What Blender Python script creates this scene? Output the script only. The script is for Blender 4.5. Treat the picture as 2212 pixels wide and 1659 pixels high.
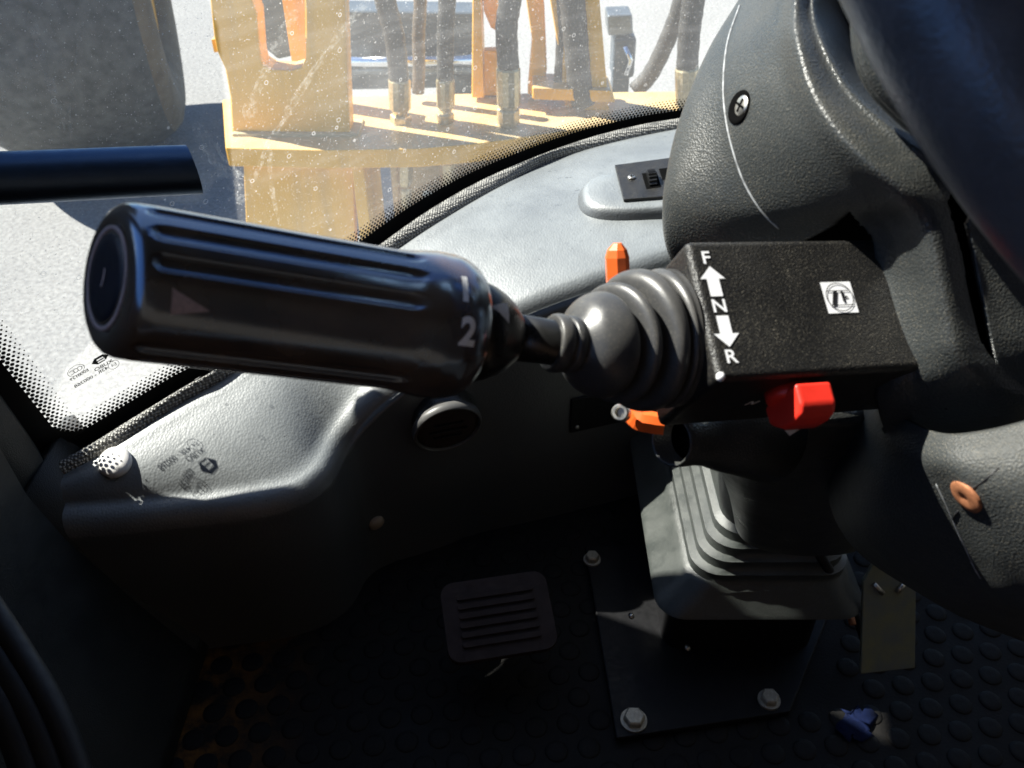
import bpy, bmesh, math, random
from mathutils import Vector, Matrix
from mathutils.bvhtree import BVHTree
from mathutils.geometry import tessellate_polygon
random.seed(7)
R_ = math.radians
for o in list(bpy.data.objects): bpy.data.objects.remove(o)
scene = bpy.context.scene
col = scene.collection

# ------------------------------------------------------------------ camera
F_PX, CX, CY, PITCH, CAMH = 1916.0, 1106.0, 829.5, R_(38.0), 0.85
cam_d = bpy.data.cameras.new('camera'); cam = bpy.data.objects.new('camera', cam_d); col.objects.link(cam)
cam.location = (0, 0, CAMH); cam.rotation_euler = (R_(90) - PITCH, 0, 0)
cam_d.sensor_width = 36.0; cam_d.lens = 36.0 * F_PX / 2212.0
cam_d.clip_start = 0.01; cam_d.clip_end = 500
cam_d.dof.use_dof = True; cam_d.dof.focus_distance = 0.58; cam_d.dof.aperture_fstop = 20.0
scene.camera = cam
# ------------------------------------------------------------------ light
SUN = Vector((-0.64, 0.26, 0.72)).normalized()
world = bpy.data.worlds.new('World'); scene.world = world; world.use_nodes = True
wn = world.node_tree.nodes; wl = world.node_tree.links
sky = wn.new('ShaderNodeTexSky'); sky.sky_type = 'NISHITA'; sky.sun_disc = False; sky.dust_density = 0.1; sky.ozone_density = 5.0; sky.altitude = 1500
sky.sun_elevation = math.asin(SUN.z); sky.sun_rotation = math.atan2(SUN.x, SUN.y)
wl.new(sky.outputs[0], wn['Background'].inputs[0]); wn['Background'].inputs[1].default_value = 0.06
sl = bpy.data.lights.new('sun', 'SUN'); sl.energy = 5.0; sl.angle = R_(0.55); sl.color = (1.0, 0.955, 0.88)
so = bpy.data.objects.new('sun', sl); col.objects.link(so); so.location = SUN * 20
so.rotation_euler = SUN.to_track_quat('Z', 'Y').to_euler()
vs = scene.view_settings; vs.view_transform = 'Standard'; vs.look = 'None'; vs.gamma = 1; vs.exposure = 1.65
vs.use_curve_mapping = False
scene.cycles.max_bounces = 6; scene.cycles.diffuse_bounces = 3; scene.cycles.glossy_bounces = 3; scene.cycles.transparent_max_bounces = 16
scene.cycles.sample_clamp_indirect = 4.0

# ------------------------------------------------------------------ pixel -> place helpers (photo seen at 2212 x 1659)
cP, sP = math.cos(PITCH), math.sin(PITCH)
EYE = Vector((0, 0, CAMH))
RIGHT = Vector((1, 0, 0)); FWD = Vector((0, cP, -sP)); UP = Vector((0, sP, cP))
def ray(px, py):
    u = (px - CX) / F_PX; v = (py - CY) / F_PX
    return FWD + RIGHT * u - UP * v
def at(px, py, D): return EYE + ray(px, py) * D
def onz(px, py, z):
    r = ray(px, py); return EYE + r * ((z - CAMH) / r.z)
def ony(px, py, y):
    r = ray(px, py); return EYE + r * (y / r.y)
def proj(p):
    r = Vector(p) - EYE; D = r.dot(FWD)
    return CX + F_PX * r.dot(RIGHT) / D, CY - F_PX * r.dot(UP) / D, D
def onplane(px, py, p0, n):
    r = ray(px, py); return EYE + r * ((Vector(p0) - EYE).dot(n) / r.dot(n))
def inpoly(x, y, poly):
    c = False; n = len(poly)
    for i in range(n):
        x1, y1 = poly[i]; x2, y2 = poly[i - 1]
        if (y1 > y) != (y2 > y) and x < (x2 - x1) * (y - y1) / (y2 - y1) + x1: c = not c
    return c

# ------------------------------------------------------------------ mesh helpers
def cr(pts, n, ends=True):
    """Catmull-Rom through pts, n samples per span"""
    P = [Vector(p) for p in pts]; P = [P[0] * 2 - P[1]] + P + [P[-1] * 2 - P[-2]]
    out = []
    for i in range(1, len(P) - 2):
        p0, p1, p2, p3 = P[i - 1:i + 3]
        for k in range(n):
            t = k / n
            out.append(0.5 * ((2 * p1) + (p2 - p0) * t + (2 * p0 - 5 * p1 + 4 * p2 - p3) * t * t + (3 * p1 - p0 - 3 * p2 + p3) * t ** 3))
    out.append(P[-2].copy()); return out
def grid(rows, cu=False, cv=False):
    nr, nc = len(rows), len(rows[0]); V = [Vector(p) for r in rows for p in r]; Fc = []
    for i in range(nr if cv else nr - 1):
        for j in range(nc if cu else nc - 1):
            a, b = i * nc + j, i * nc + (j + 1) % nc
            c, d = ((i + 1) % nr) * nc + (j + 1) % nc, ((i + 1) % nr) * nc + j
            Fc.append((a, b, c, d))
    return V, Fc
def surf(ctrl, nu, nv):
    rows = [cr(r, nu) for r in ctrl]
    cols = [cr([rows[i][j] for i in range(len(rows))], nv) for j in range(len(rows[0]))]
    return grid([[cols[j][i] for j in range(len(cols))] for i in range(len(cols[0]))])
def loft(rings, caps=True):
    V, Fc = grid(rings, cu=True); n = len(rings[0]); m = len(rings)
    if caps:
        Fc.append(tuple(range(n - 1, -1, -1))); Fc.append(tuple((m - 1) * n + j for j in range(n)))
    return V, Fc
def frame_from(d, ref=Vector((0, 0, 1))):
    d = Vector(d).normalized()
    if abs(d.dot(ref)) > 0.97: ref = Vector((0, 1, 0))
    x = ref.cross(d).normalized(); return x, d.cross(x), d
def tube(path, r, seg=16, caps=True):
    path = [Vector(p) for p in path]; rings = []; x = None
    for i, p in enumerate(path):
        d = (path[min(i + 1, len(path) - 1)] - path[max(i - 1, 0)]).normalized()
        if x is None: x, y, _ = frame_from(d)
        else:
            x = (x - d * x.dot(d)).normalized(); y = d.cross(x)
        rr = r[i] if isinstance(r, (list, tuple)) else r
        rings.append([p + (x * math.cos(a) + y * math.sin(a)) * rr for a in [2 * math.pi * k / seg for k in range(seg)]])
    return loft(rings, caps)
def lathe(prof, origin, axis, seg=48, ref=None, caps=True):
    """prof = [(s, r)] along axis"""
    x, y, d = frame_from(axis, ref or Vector((0, 0, 1)))
    return loft([[Vector(origin) + d * s + (x * math.cos(a) + y * math.sin(a)) * r for a in [2 * math.pi * k / seg for k in range(seg)]] for s, r in prof], caps)
def hexa(p8): return [Vector(p) for p in p8], [(0, 3, 2, 1), (4, 5, 6, 7), (0, 1, 5, 4), (1, 2, 6, 5), (2, 3, 7, 6), (3, 0, 4, 7)]
def box(o, a, b, c):
    """corner o and three edge vectors"""
    o, a, b, c = map(Vector, (o, a, b, c))
    return hexa([o, o + a, o + a + b, o + b, o + c, o + a + c, o + a + b + c, o + b + c])
def wbox(x0, x1, y0, y1, z0, z1): return box((x0, y0, z0), (x1 - x0, 0, 0), (0, y1 - y0, 0), (0, 0, z1 - z0))
def extrude(poly, vec):
    """planar polygon (3d points) extruded by vec"""
    n = len(poly); P = [Vector(p) for p in poly]; V = P + [p + Vector(vec) for p in P]; Fc = []
    for t in tessellate_polygon([P]): Fc.append(tuple(t)); Fc.append(tuple(i + n for i in reversed(t)))
    for i in range(n): Fc.append((i, (i + 1) % n, (i + 1) % n + n, i + n))
    return V, Fc
def flat(poly):
    P = [Vector(p) for p in poly]; return P, [tuple(t) for t in tessellate_polygon([P])]
def join(*ms):
    V, Fc = [], []
    for v, f in ms:
        k = len(V); V += list(v); Fc += [tuple(i + k for i in q) for q in f]
    return V, Fc
WORLD = {}
def emit(name, m, mat, parent=None, smooth=True, bevel=0, solid=0, seg=2, origin=None, off=0, angle=None):
    V, Fc = m
    lo = Vector([min(v[i] for v in V) for i in range(3)]); hi = Vector([max(v[i] for v in V) for i in range(3)])
    c = Vector(origin) if origin is not None else Vector(((lo.x + hi.x) / 2, (lo.y + hi.y) / 2, lo.z if parent is None else (lo.z + hi.z) / 2))
    me = bpy.data.meshes.new(name); me.from_pydata([tuple(Vector(v) - c) for v in V], [], Fc)
    bm = bmesh.new(); bm.from_mesh(me); bmesh.ops.recalc_face_normals(bm, faces=bm.faces); bm.to_mesh(me); bm.free()
    me.materials.append(mat)
    o = bpy.data.objects.new(name, me); col.objects.link(o)
    if smooth: me.polygons.foreach_set('use_smooth', [True] * len(me.polygons))
    if angle and smooth:
        me.set_sharp_from_angle(angle=R_(angle))
    if solid:
        s = o.modifiers.new('solid', 'SOLIDIFY'); s.thickness = solid; s.offset = off
    if bevel:
        b = o.modifiers.new('bevel', 'BEVEL'); b.width = bevel; b.segments = seg; b.limit_method = 'ANGLE'; b.angle_limit = R_(35)
        b.harden_normals = True
    place(o, parent, c); return o
def place(o, parent, c):
    WORLD[o.name] = Vector(c)
    if parent is not None:
        o.parent = parent; o.location = Vector(c) - WORLD[parent.name]
    else: o.location = Vector(c)
def thing(name, label, cat, loc, group=None):
    o = bpy.data.objects.new(name, None); col.objects.link(o); o.empty_display_size = 0.02
    o.location = Vector(loc); WORLD[o.name] = Vector(loc); return tag(o, label, cat, group)
def tag(o, label, cat, group=None):
    o['label'] = label; o['category'] = cat
    if group: o['group'] = group
    return o
def struct(o): o['kind'] = 'structure'; return o
def stuff(o): o['kind'] = 'stuff'; return o
def text2d(s, size, weight=0.0, shear=0.0, sx=1.0):
    cu = bpy.data.curves.new('t', 'FONT'); cu.body = s; cu.size = size; cu.align_x = 'CENTER'; cu.align_y = 'CENTER'
    cu.offset = weight; cu.shear = shear
    ob = bpy.data.objects.new('t', cu); me = bpy.data.meshes.new_from_object(ob)
    V = [Vector((v.co.x * sx, v.co.y, 0)) for v in me.vertices]; Fc = [tuple(p.vertices) for p in me.polygons]
    bpy.data.objects.remove(ob); bpy.data.meshes.remove(me); bpy.data.curves.remove(cu)
    cx = (min(v.x for v in V) + max(v.x for v in V)) / 2; cy = (min(v.y for v in V) + max(v.y for v in V)) / 2
    return [v - Vector((cx, cy, 0)) for v in V], Fc
def on(m, o, rx, up, n, eps=0.0003):
    V, Fc = m; return [Vector(o) + rx * v.x + up * v.y + n * (eps + v.z) for v in V], Fc
def ring2d(r0, r1, seg=40, sy=1.0):
    V = []; Fc = []
    for k in range(seg):
        a = 2 * math.pi * k / seg; V += [Vector((r0 * math.cos(a), sy * r0 * math.sin(a), 0)), Vector((r1 * math.cos(a), sy * r1 * math.sin(a), 0))]
        Fc.append((2 * k, 2 * k + 1, (2 * k + 3) % (2 * seg), (2 * k + 2) % (2 * seg)))
    return V, Fc
def poly2d(pts): return flat([Vector((x, y, 0)) for x, y in pts])
def bvh_of(m): return BVHTree.FromPolygons([tuple(v) for v in m[0]], m[1])
def hit(b, px, py):
    r = ray(px, py).normalized(); h = b.ray_cast(EYE, r)
    if h[0] is None: raise RuntimeError('no hit %s %s' % (px, py))
    n = h[1] if h[1].dot(r) < 0 else -h[1]
    return h[0], n, (h[0] - EYE).dot(FWD)

# ------------------------------------------------------------------ materials
class NB:
    def __init__(s, name):
        s.m = bpy.data.materials.new(name); s.m.use_nodes = True; s.t = s.m.node_tree; s.n = s.t.nodes; s.l = s.t.links
        s.b = s.n['Principled BSDF']; s.out = s.n['Material Output']; s.tc = s.n.new('ShaderNodeTexCoord').outputs['Object']
    def node(s, typ, **k):
        n = s.n.new(typ)
        for a, v in k.items(): setattr(n, a, v)
        return n
    def link(s, a, b): s.l.new(a, b)
    def setin(s, n, i, v):
        if hasattr(v, 'is_output') or isinstance(v, bpy.types.NodeSocket): s.link(v, n.inputs[i])
        else: n.inputs[i].default_value = v
    def noise(s, scale, detail=3, rough=0.55, vec=None, out='Fac'):
        n = s.node('ShaderNodeTexNoise'); n.inputs['Scale'].default_value = scale; n.inputs['Detail'].default_value = detail
        n.inputs['Roughness'].default_value = rough; s.link(vec or s.tc, n.inputs['Vector']); return n.outputs[out]
    def voro(s, scale, feature='F1', out='Distance', vec=None):
        n = s.node('ShaderNodeTexVoronoi', feature=feature); n.inputs['Scale'].default_value = scale
        s.link(vec or s.tc, n.inputs['Vector']); return n.outputs[out]
    def ramp(s, fac, lo, hi, c0=0.0, c1=1.0):
        n = s.node('ShaderNodeMapRange'); s.link(fac, n.inputs[0])
        for i, v in zip((1, 2, 3, 4), (lo, hi, c0, c1)): n.inputs[i].default_value = v
        return n.outputs[0]
    def math(s, op, a, b=0.0):
        n = s.node('ShaderNodeMath', operation=op); s.setin(n, 0, a); s.setin(n, 1, b); return n.outputs[0]
    def mix(s, fac, a, b):
        n = s.node('ShaderNodeMix', data_type='RGBA'); s.setin(n, 0, fac)
        s.setin(n, 6, a if not isinstance(a, tuple) else (*a, 1)); s.setin(n, 7, b if not isinstance(b, tuple) else (*b, 1)); return n.outputs[2]
    def scale(s, sx, sy, sz, rot=(0, 0, 0)):
        n = s.node('ShaderNodeMapping'); n.inputs['Scale'].default_value = (sx, sy, sz); n.inputs['Rotation'].default_value = rot
        s.link(s.tc, n.inputs[0]); return n.outputs[0]
    def bump(s, h, strength, dist, prev=None):
        n = s.node('ShaderNodeBump'); n.inputs['Strength'].default_value = strength; n.inputs['Distance'].default_value = dist
        s.link(h, n.inputs['Height'])
        if prev: s.link(prev, n.inputs['Normal'])
        return n.outputs[0]
    def put(s, **k):
        for a, v in k.items():
            nm = {'color': 'Base Color', 'rough': 'Roughness', 'metal': 'Metallic', 'normal': 'Normal', 'spec': 'Specular IOR Level', 'coat': 'Coat Weight', 'coatr': 'Coat Roughness', 'alpha': 'Alpha'}[a]
            if isinstance(v, tuple) and len(v) == 3: v = (*v, 1)
            s.setin(s.b, nm, v)
        return s.m
def plain(name, c, rough=0.5, metal=0.0, var=0.25, vs=60, bump=0.0, bs=400, **k):
    b = NB(name); n = b.noise(vs, 4)
    b.put(color=b.mix(b.ramp(n, .3, .7), tuple(x * (1 - var) for x in c), tuple(min(1, x * (1 + var)) for x in c)), metal=metal, rough=b.ramp(b.noise(vs * 2.3, 3), .3, .7, rough * .85, min(1, rough * 1.15)), **k)
    if bump: b.put(normal=b.bump(b.noise(bs, 3), bump, .001))
    return b.m
def grain(name, c, rough, gs, gstr, dust, dcol=(.30, .26, .19), film=.25, spec=.5):
    """moulded dark plastic: leathery grain, dust grains and a thin film of dust on upward faces"""
    b = NB(name)
    g = b.math('ADD', b.ramp(b.voro(gs, 'F1'), .1, .8), b.math('MULTIPLY', b.noise(gs * 1.7, 2), .6))
    up = b.node('ShaderNodeNewGeometry'); sx = b.node('ShaderNodeSeparateXYZ'); b.link(up.outputs['Normal'], sx.inputs[0])
    upf = b.ramp(sx.outputs[2], .0, .9)
    blot = b.ramp(b.noise(35, 4, .65), .35, .7)
    spk = b.ramp(b.noise(1900, 2, .7), .62 - .1 * dust, .70 - .08 * dust)
    spk = b.math('MULTIPLY', spk, b.ramp(b.noise(60, 3), .3, .65, .35, 1))
    fl = b.math('MULTIPLY', b.math('MULTIPLY', upf, blot), film)
    lint = b.ramp(b.voro(300, 'F1'), .035, .055, 1, 0)
    f = b.math('MAXIMUM', b.math('MULTIPLY', spk, min(1, dust)), b.math('MAXIMUM', fl, b.math('MULTIPLY', lint, .35)))
    b.put(color=b.mix(f, c, dcol), rough=b.math('ADD', b.ramp(blot, 0, 1, rough - .05, rough + .08), b.math('MULTIPLY', f, .3)), spec=spec)
    b.put(normal=b.bump(g, gstr, .0006)); return b.m
M = {}
M['shroud'] = grain('dusty_black_plastic', (.033, .037, .038), .32, 1150, .30, .45, film=.09, spec=.5)
M['shroud2'] = grain('dusty_black_lower_plastic', (.036, .040, .041), .52, 1150, .34, .5, film=.08, spec=.35)
M['box'] = grain('dusty_black_box', (.0085, .0085, .009), .40, 1500, .30, .55, (.19, .17, .13), film=.04)
M['rubber'] = grain('dusty_rubber', (.042, .043, .045), .33, 2600, .07, .45, (.28, .25, .2), film=.2)
M['gaiter'] = grain('gaiter_rubber', (.036, .041, .039), .34, 1500, .2, .45, (.3, .31, .28), film=.13)
M['grip'] = plain('grip_plastic', (.10, .066, .04), .18, var=.5, vs=40, bump=.03, bs=2500, coat=1.0, coatr=.14)
M['grip'].node_tree.nodes['Principled BSDF'].inputs['IOR'].default_value = 2.6; M['grip'].node_tree.nodes['Principled BSDF'].inputs['Specular Tint'].default_value = (.30, .60, 1, 1)
M['cap'] = plain('cap_plastic', (.012, .013, .022), .38, vs=120)
M['stalk'] = plain('stalk_plastic', (.012, .012, .012), .3, vs=120)
M['pale'] = plain('pale_print', (.62, .58, .55), .6, var=.12, vs=900)
M['faded'] = plain('faded_print', (.50, .37, .33), .6, var=.2, vs=900)
M['white'] = plain('white_print', (.86, .86, .88), .5, var=.05)
M['digit'] = plain('white_digit', (.95, .94, .92), .7, var=.05, vs=900)
M['ink'] = plain('black_ink', (.01, .01, .012), .5)
M['orange'] = plain('orange_plastic', (.80, .13, .02), .42, var=.1, bump=.05)
M['red'] = plain('red_plastic', (.80, .035, .02), .4, var=.1, bump=.05)
M['wheel'] = plain('wheel_leatherette', (.085, .080, .085), .36, bump=.25, bs=700, spec=.9)
M['wheel'].node_tree.nodes['Principled BSDF'].inputs['Specular Tint'].default_value = (.5, .7, 1, 1)
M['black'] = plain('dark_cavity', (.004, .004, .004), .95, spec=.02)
M['worn'] = plain('worn_moulding_edge', (.30, .31, .32), .5, var=.5, vs=250)
M['frit'] = plain('frit_enamel', (.004, .004, .004), .35, var=.1)
M['pillar'] = grain('pillar_plastic', (.011, .014, .014), .5, 700, .4, .2, film=.05)
M['foam'] = plain('foam_sleeve', (.010, .012, .018), .38, bump=.15, bs=900, spec=1.0)
M['foam'].node_tree.nodes['Principled BSDF'].inputs['IOR'].default_value = 1.9; M['foam'].node_tree.nodes['Principled BSDF'].inputs['Specular Tint'].default_value = (.35, .6, 1, 1)
M['mat'] = None
M['plug'] = plain('white_plug', (.74, .72, .70), .45, var=.12, vs=60, bump=.1, bs=200)
M['tanplug'] = plain('tan_plug', (.30, .24, .18), .5)
M['steel'] = plain('zinc_steel', (.55, .53, .48), .4, 1.0, vs=200)
M['bolt'] = plain('dull_bolt', (.40, .37, .30), .5, .6, vs=300)
M['rust'] = plain('rusty_screw', (.42, .17, .08), .6, .3, vs=500)
M['chrome'] = plain('chrome', (.75, .76, .77), .12, 1.0, var=.05)
M['ventring'] = plain('satin_grey_ring', (.11, .108, .105), .42, .2, var=.05)
M['pedal'] = plain('worn_pedal_rubber', (.036, .025, .022), .7, bump=.3, spec=.2, bs=500)
M['plate'] = plain('black_painted_plate', (.006, .006, .007), .55, vs=80, spec=.25)
M['sealrub'] = plain('door_seal_rubber', (.010, .010, .010), .55)
M['accel'] = None
M['hose'] = plain('hydraulic_hose', (.045, .043, .040), .65, var=.5, vs=60, bump=.4, bs=250)
M['hosebrown'] = plain('brown_hose', (.10, .075, .05), .7, var=.4)
M['fitting'] = plain('passivated_fitting', (.52, .44, .27), .42, .75, vs=150)
M['slate'] = plain('slate_paint', (.055, .075, .095), .4, var=.2, vs=8)
M['darksteel'] = plain('grey_metal', (.16, .18, .19), .35, .6, vs=30)
M['tyre'] = plain('tyre_rubber', (.14, .14, .132), .85, var=.3, vs=25, bump=.4, bs=90)
M['tyredust'] = plain('dusty_tyre_wall', (.21, .17, .12), .85, var=.2, vs=14)
M['bluefilm'] = plain('blue_film', (.002, .006, .030), .8, vs=300, spec=.15)
M['roof'] = plain('dark_headliner', (.03, .03, .03), .8)
def mk():
    b = NB('worn_pedal_steel'); n = b.noise(45, 5, .6)
    b.put(color=b.mix(b.ramp(n, .35, .65), (.16, .175, .155), (.22, .22, .12)), rough=.55, metal=.35, normal=b.bump(b.noise(500, 3), .2, .001)); M['accel'] = b.m
    b = NB('rubber_mat'); n = b.noise(14, 5, .65)
    sep = b.node('ShaderNodeSeparateXYZ'); b.link(b.tc, sep.inputs[0])
    mud = b.math('MULTIPLY', b.ramp(sep.outputs[0], -.21, -.36), b.ramp(b.noise(30, 5, .7), .42, .62))
    cc = b.mix(b.ramp(n, .35, .7), (.006, .006, .006), (.014, .0125, .011))
    b.put(color=b.mix(mud, cc, (.16, .07, .012)), rough=b.ramp(n, .3, .7, .6, .85), spec=.2, normal=b.bump(b.noise(300, 4), .3, .002)); M['mat'] = b.m
    b = NB('loader_yellow'); n = b.noise(5, 5, .6); w = b.noise(1.0, 4, .6, vec=b.scale(22, 22, 2.2))
    c1 = b.mix(b.ramp(n, .3, .75), (.92, .45, .008), (.92, .50, .03))
    c2 = b.mix(b.math('MULTIPLY', b.ramp(w, .52, .72), .3), c1, (.30, .20, .09))
    ge = b.node('ShaderNodeNewGeometry'); sz = b.node('ShaderNodeSeparateXYZ'); b.link(ge.outputs['Normal'], sz.inputs[0])
    c2 = b.mix(b.math('MULTIPLY', b.ramp(sz.outputs[2], .6, .95), b.ramp(n, .25, .6, .45, .85)), c2, (.42, .36, .24))
    b.put(color=c2, rough=.42, normal=b.bump(b.noise(60, 3), .08, .002)); M['yellow'] = b.m
    b = NB('dusty_yellow'); n = b.noise(9, 5, .6)
    b.put(color=b.mix(b.ramp(n, .3, .7), (.40, .31, .16), (.52, .42, .24)), rough=.6); M['yellowdust'] = b.m
    b = NB('pale_concrete'); n = b.noise(.9, 6, .65); s = b.noise(55, 4, .75)
    c = b.mix(b.ramp(n, .3, .7), (.26, .26, .255), (.34, .34, .33))
    b.put(color=b.mix(b.math('MULTIPLY', b.ramp(s, .38, .62), .8), c, (.15, .15, .15)), rough=.9, normal=b.bump(s, .4, .01)); M['concrete'] = b.m
    # dash vinyl
    b = NB('dash_vinyl')
    warp = b.scale(420, 300, 420)
    g = b.math('ADD', b.ramp(b.voro(1.0, 'F1', vec=warp), .1, .9), b.math('MULTIPLY', b.noise(90, 4, .6), .9))
    blot = b.ramp(b.noise(16, 5, .65), .35, .72)
    marks = b.ramp(b.noise(1.0, 3, .6, vec=b.scale(60, 150, 90)), .66, .70)
    marks = b.math('MULTIPLY', marks, b.ramp(b.noise(9, 2), .45, .6))
    specks = b.ramp(b.voro(75, 'F1'), .05, .08, 1, 0)
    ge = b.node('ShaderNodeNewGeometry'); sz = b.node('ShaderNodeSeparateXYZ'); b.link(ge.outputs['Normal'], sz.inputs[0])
    dust = b.math('MULTIPLY', b.ramp(sz.outputs[2], .35, .92), b.ramp(blot, 0, 1, .65, 1))  # pale top, dark sides: dust, plus sunlit and shaded tones in the colour
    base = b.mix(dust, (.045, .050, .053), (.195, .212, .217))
    dk = b.math('MAXIMUM', b.math('MULTIPLY', marks, .75), b.math('MULTIPLY', specks, .6))
    b.put(color=b.mix(dk, base, (.02, .025, .03)), rough=b.ramp(blot, 0, 1, .46, .54), normal=b.bump(g, .25, .0008), spec=1.0, coat=.7, coatr=.5); M['dash'] = b.m
    b = NB('dotlight_trim')  # cell pattern imitates sunlight falling through the border dots
    ch = b.node('ShaderNodeTexVoronoi', feature='F1'); ch.inputs['Scale'].default_value = 330; ch.inputs['Randomness'].default_value = .25; b.link(b.tc, ch.inputs['Vector'])
    h = b.ramp(ch.outputs['Distance'], .2, .6)
    b.put(color=b.mix(h, (.50, .49, .45), (.09, .09, .085)), rough=.45, normal=b.bump(h, .9, -.0015)); M['trim'] = b.m
    # windshield: clear thin glass with a film of dust and dried drops
    b = NB('dusty_glass'); N = b.n
    tr = N.new('ShaderNodeBsdfTransparent'); tr.inputs[0].default_value = (.93, .955, .94, 1)
    gl = N.new('ShaderNodeBsdfGlossy'); gl.inputs['Roughness'].default_value = .02
    lw = N.new('ShaderNodeLayerWeight'); lw.inputs[0].default_value = .5
    fr5 = b.math('ADD', b.math('MULTIPLY', b.math('POWER', lw.outputs['Facing'], 5.0), .9), .05)
    m1 = N.new('ShaderNodeMixShader'); b.link(fr5, m1.inputs[0]); b.link(tr.outputs[0], m1.inputs[1]); b.link(gl.outputs[0], m1.inputs[2])
    di = N.new('ShaderNodeBsdfDiffuse'); di.inputs[0].default_value = (.75, .75, .73, 1)
    tl = N.new('ShaderNodeBsdfTranslucent'); tl.inputs[0].default_value = (.75, .75, .73, 1)
    m2 = N.new('ShaderNodeMixShader'); m2.inputs[0].default_value = .6; b.link(di.outputs[0], m2.inputs[1]); b.link(tl.outputs[0], m2.inputs[2])
    film = b.ramp(b.noise(5, 3, .65), .3, .75, .07, .14)
    wipe = b.math('MULTIPLY', b.ramp(b.noise(1.0, 3, .7, vec=b.scale(6, 6, 60, (0, .6, .3))), .5, .75), .06)
    fine = b.math('MULTIPLY', b.ramp(b.noise(520, 2, .6), .60, .70), .4)
    vd = b.voro(38, 'F1'); drop = b.math('MULTIPLY', b.ramp(b.math('ABSOLUTE', b.math('SUBTRACT', vd, .085)), .0, .03, 1, 0), .5)
    vd2 = b.voro(95, 'F1'); dot = b.math('MULTIPLY', b.ramp(vd2, .06, .09, 1, 0), .55)
    f = b.math('MAXIMUM', b.math('ADD', film, wipe), b.math('MAXIMUM', fine, b.math('MAXIMUM', drop, dot)))
    m3 = N.new('ShaderNodeMixShader'); b.link(f, m3.inputs[0]); b.link(m1.outputs[0], m3.inputs[1]); b.link(m2.outputs[0], m3.inputs[2])
    b.link(m3.outputs[0], b.out.inputs[0]); M['glass'] = b.m
    b = NB('dust_smear'); N = b.n
    tr = N.new('ShaderNodeBsdfTransparent'); di = N.new('ShaderNodeBsdfDiffuse'); tl = N.new('ShaderNodeBsdfTranslucent')
    for q in (di, tl): q.inputs[0].default_value = (.85, .84, .80, 1)
    m2 = N.new('ShaderNodeMixShader'); m2.inputs[0].default_value = .6; b.link(di.outputs[0], m2.inputs[1]); b.link(tl.outputs[0], m2.inputs[2])
    m3 = N.new('ShaderNodeMixShader'); b.link(b.ramp(b.noise(160, 4, .8), .45, .85, .0, .45), m3.inputs[0]); b.link(tr.outputs[0], m3.inputs[1]); b.link(m2.outputs[0], m3.inputs[2])
    b.link(m3.outputs[0], b.out.inputs[0]); M['smear'] = b.m
mk()

# ================================================================== the place outside
GZ = -0.80
struct(emit('ground', grid([[Vector((x, y, GZ)) for x in (-60, -6, 6, 60)] for y in (-40, 0, 8, 120)]), M['concrete'], smooth=False))

# ================================================================== the cab: floor, side panel, pillar, roof
flo = struct(emit('cab_floor', wbox(-.40, 1.0, -.9, 1.45, -.05, 0.0), M['mat'], smooth=False, origin=(0, 0, 0)))
# side panel on the left: sloped skirt, then the lower door panel
ys = [-.9, -.3, .2, .45, .585]
prof = [(-.352, 0.001), (-.358, .02), (-.40, .10), (-.445, .20), (-.462, .26), (-.475, .45), (-.485, .83), (-.50, .86), (-.53, .86)]
side = struct(emit('side_panel', join(grid([[Vector((x, y, z)) for x, z in prof] for y in ys]), grid([[Vector((x, y, z)) for x, z in prof[:5]] for y in (.585, .64, .70)])), M['pillar'], solid=.012, off=1))
M['rear'] = plain('warm_bounce_lining', (.17, .105, .065), .8)  # unseen lining, its brown made up to give the grip a warm reflection
struct(emit('rear_wall', wbox(-.55, 1.05, -.96, -.92, 0, 1.6), M['rear'], smooth=False))
struct(emit('right_panel', wbox(.98, 1.02, -.9, 1.0, 0, 1.60), M['roof'], smooth=False))
struct(emit('cab_roof', wbox(-.66, 1.1, -1.0, .50, 1.60, 1.66), M['roof'], smooth=False))
pil = thing('window_pillar', 'dark moulded window pillar at the left edge beside the windshield corner', 'pillar', (-.47, .62, .2))
ppath = [Vector((-.472, .632, .12)), Vector((-.476, .62, .27)), Vector((-.485, .575, .5)), Vector((-.502, .475, .9)), Vector((-.515, .39, 1.2)), Vector((-.53, .29, 1.62))]
pp = cr(ppath, 6); rings = []
for p in pp:
    wd = 1.0 + .45 * max(0, min(1, (p.z - .5) / .4)); rings.append([p + Vector((dx, dy * wd, 0)) for dx, dy in ((.022, .01), (.018, -.028), (.0, -.05), (-.05, -.05), (-.06, .0), (-.05, .04), (-.0, .04))])
emit('trim_cover', loft(rings), M['pillar'], pil)
emit('sun_blocker', extrude([(-.51, a, b) for a, b in ((.55, .355), (.665, .355), (.675, .40), (.70, .412), (.718, .468), (.78, .575), (.895, .665), (.885, .92), (.85, 1.02), (.83, 1.2), (.55, 1.2))], (-.03, 0, 0)), M['roof'], pil, smooth=False, bevel=.004)  # unseen board added and shaped to keep sun off the floor
emit('sun_blocker', extrude([(-.51, a, b) for a, b in ((.835, 1.03), (.94, 1.05), (.94, 1.26), (.835, 1.26))], (-.03, 0, 0)), M['roof'], pil, smooth=False, bevel=.004)  # second unseen board, added to shade the floor on the right
emit('blocker_arm', tube([(-.50, .60, .70), (-.545, .64, .72)], .012, 12), M['stalk'], pil)  # arm carrying the added sun-blocking boards

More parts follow.
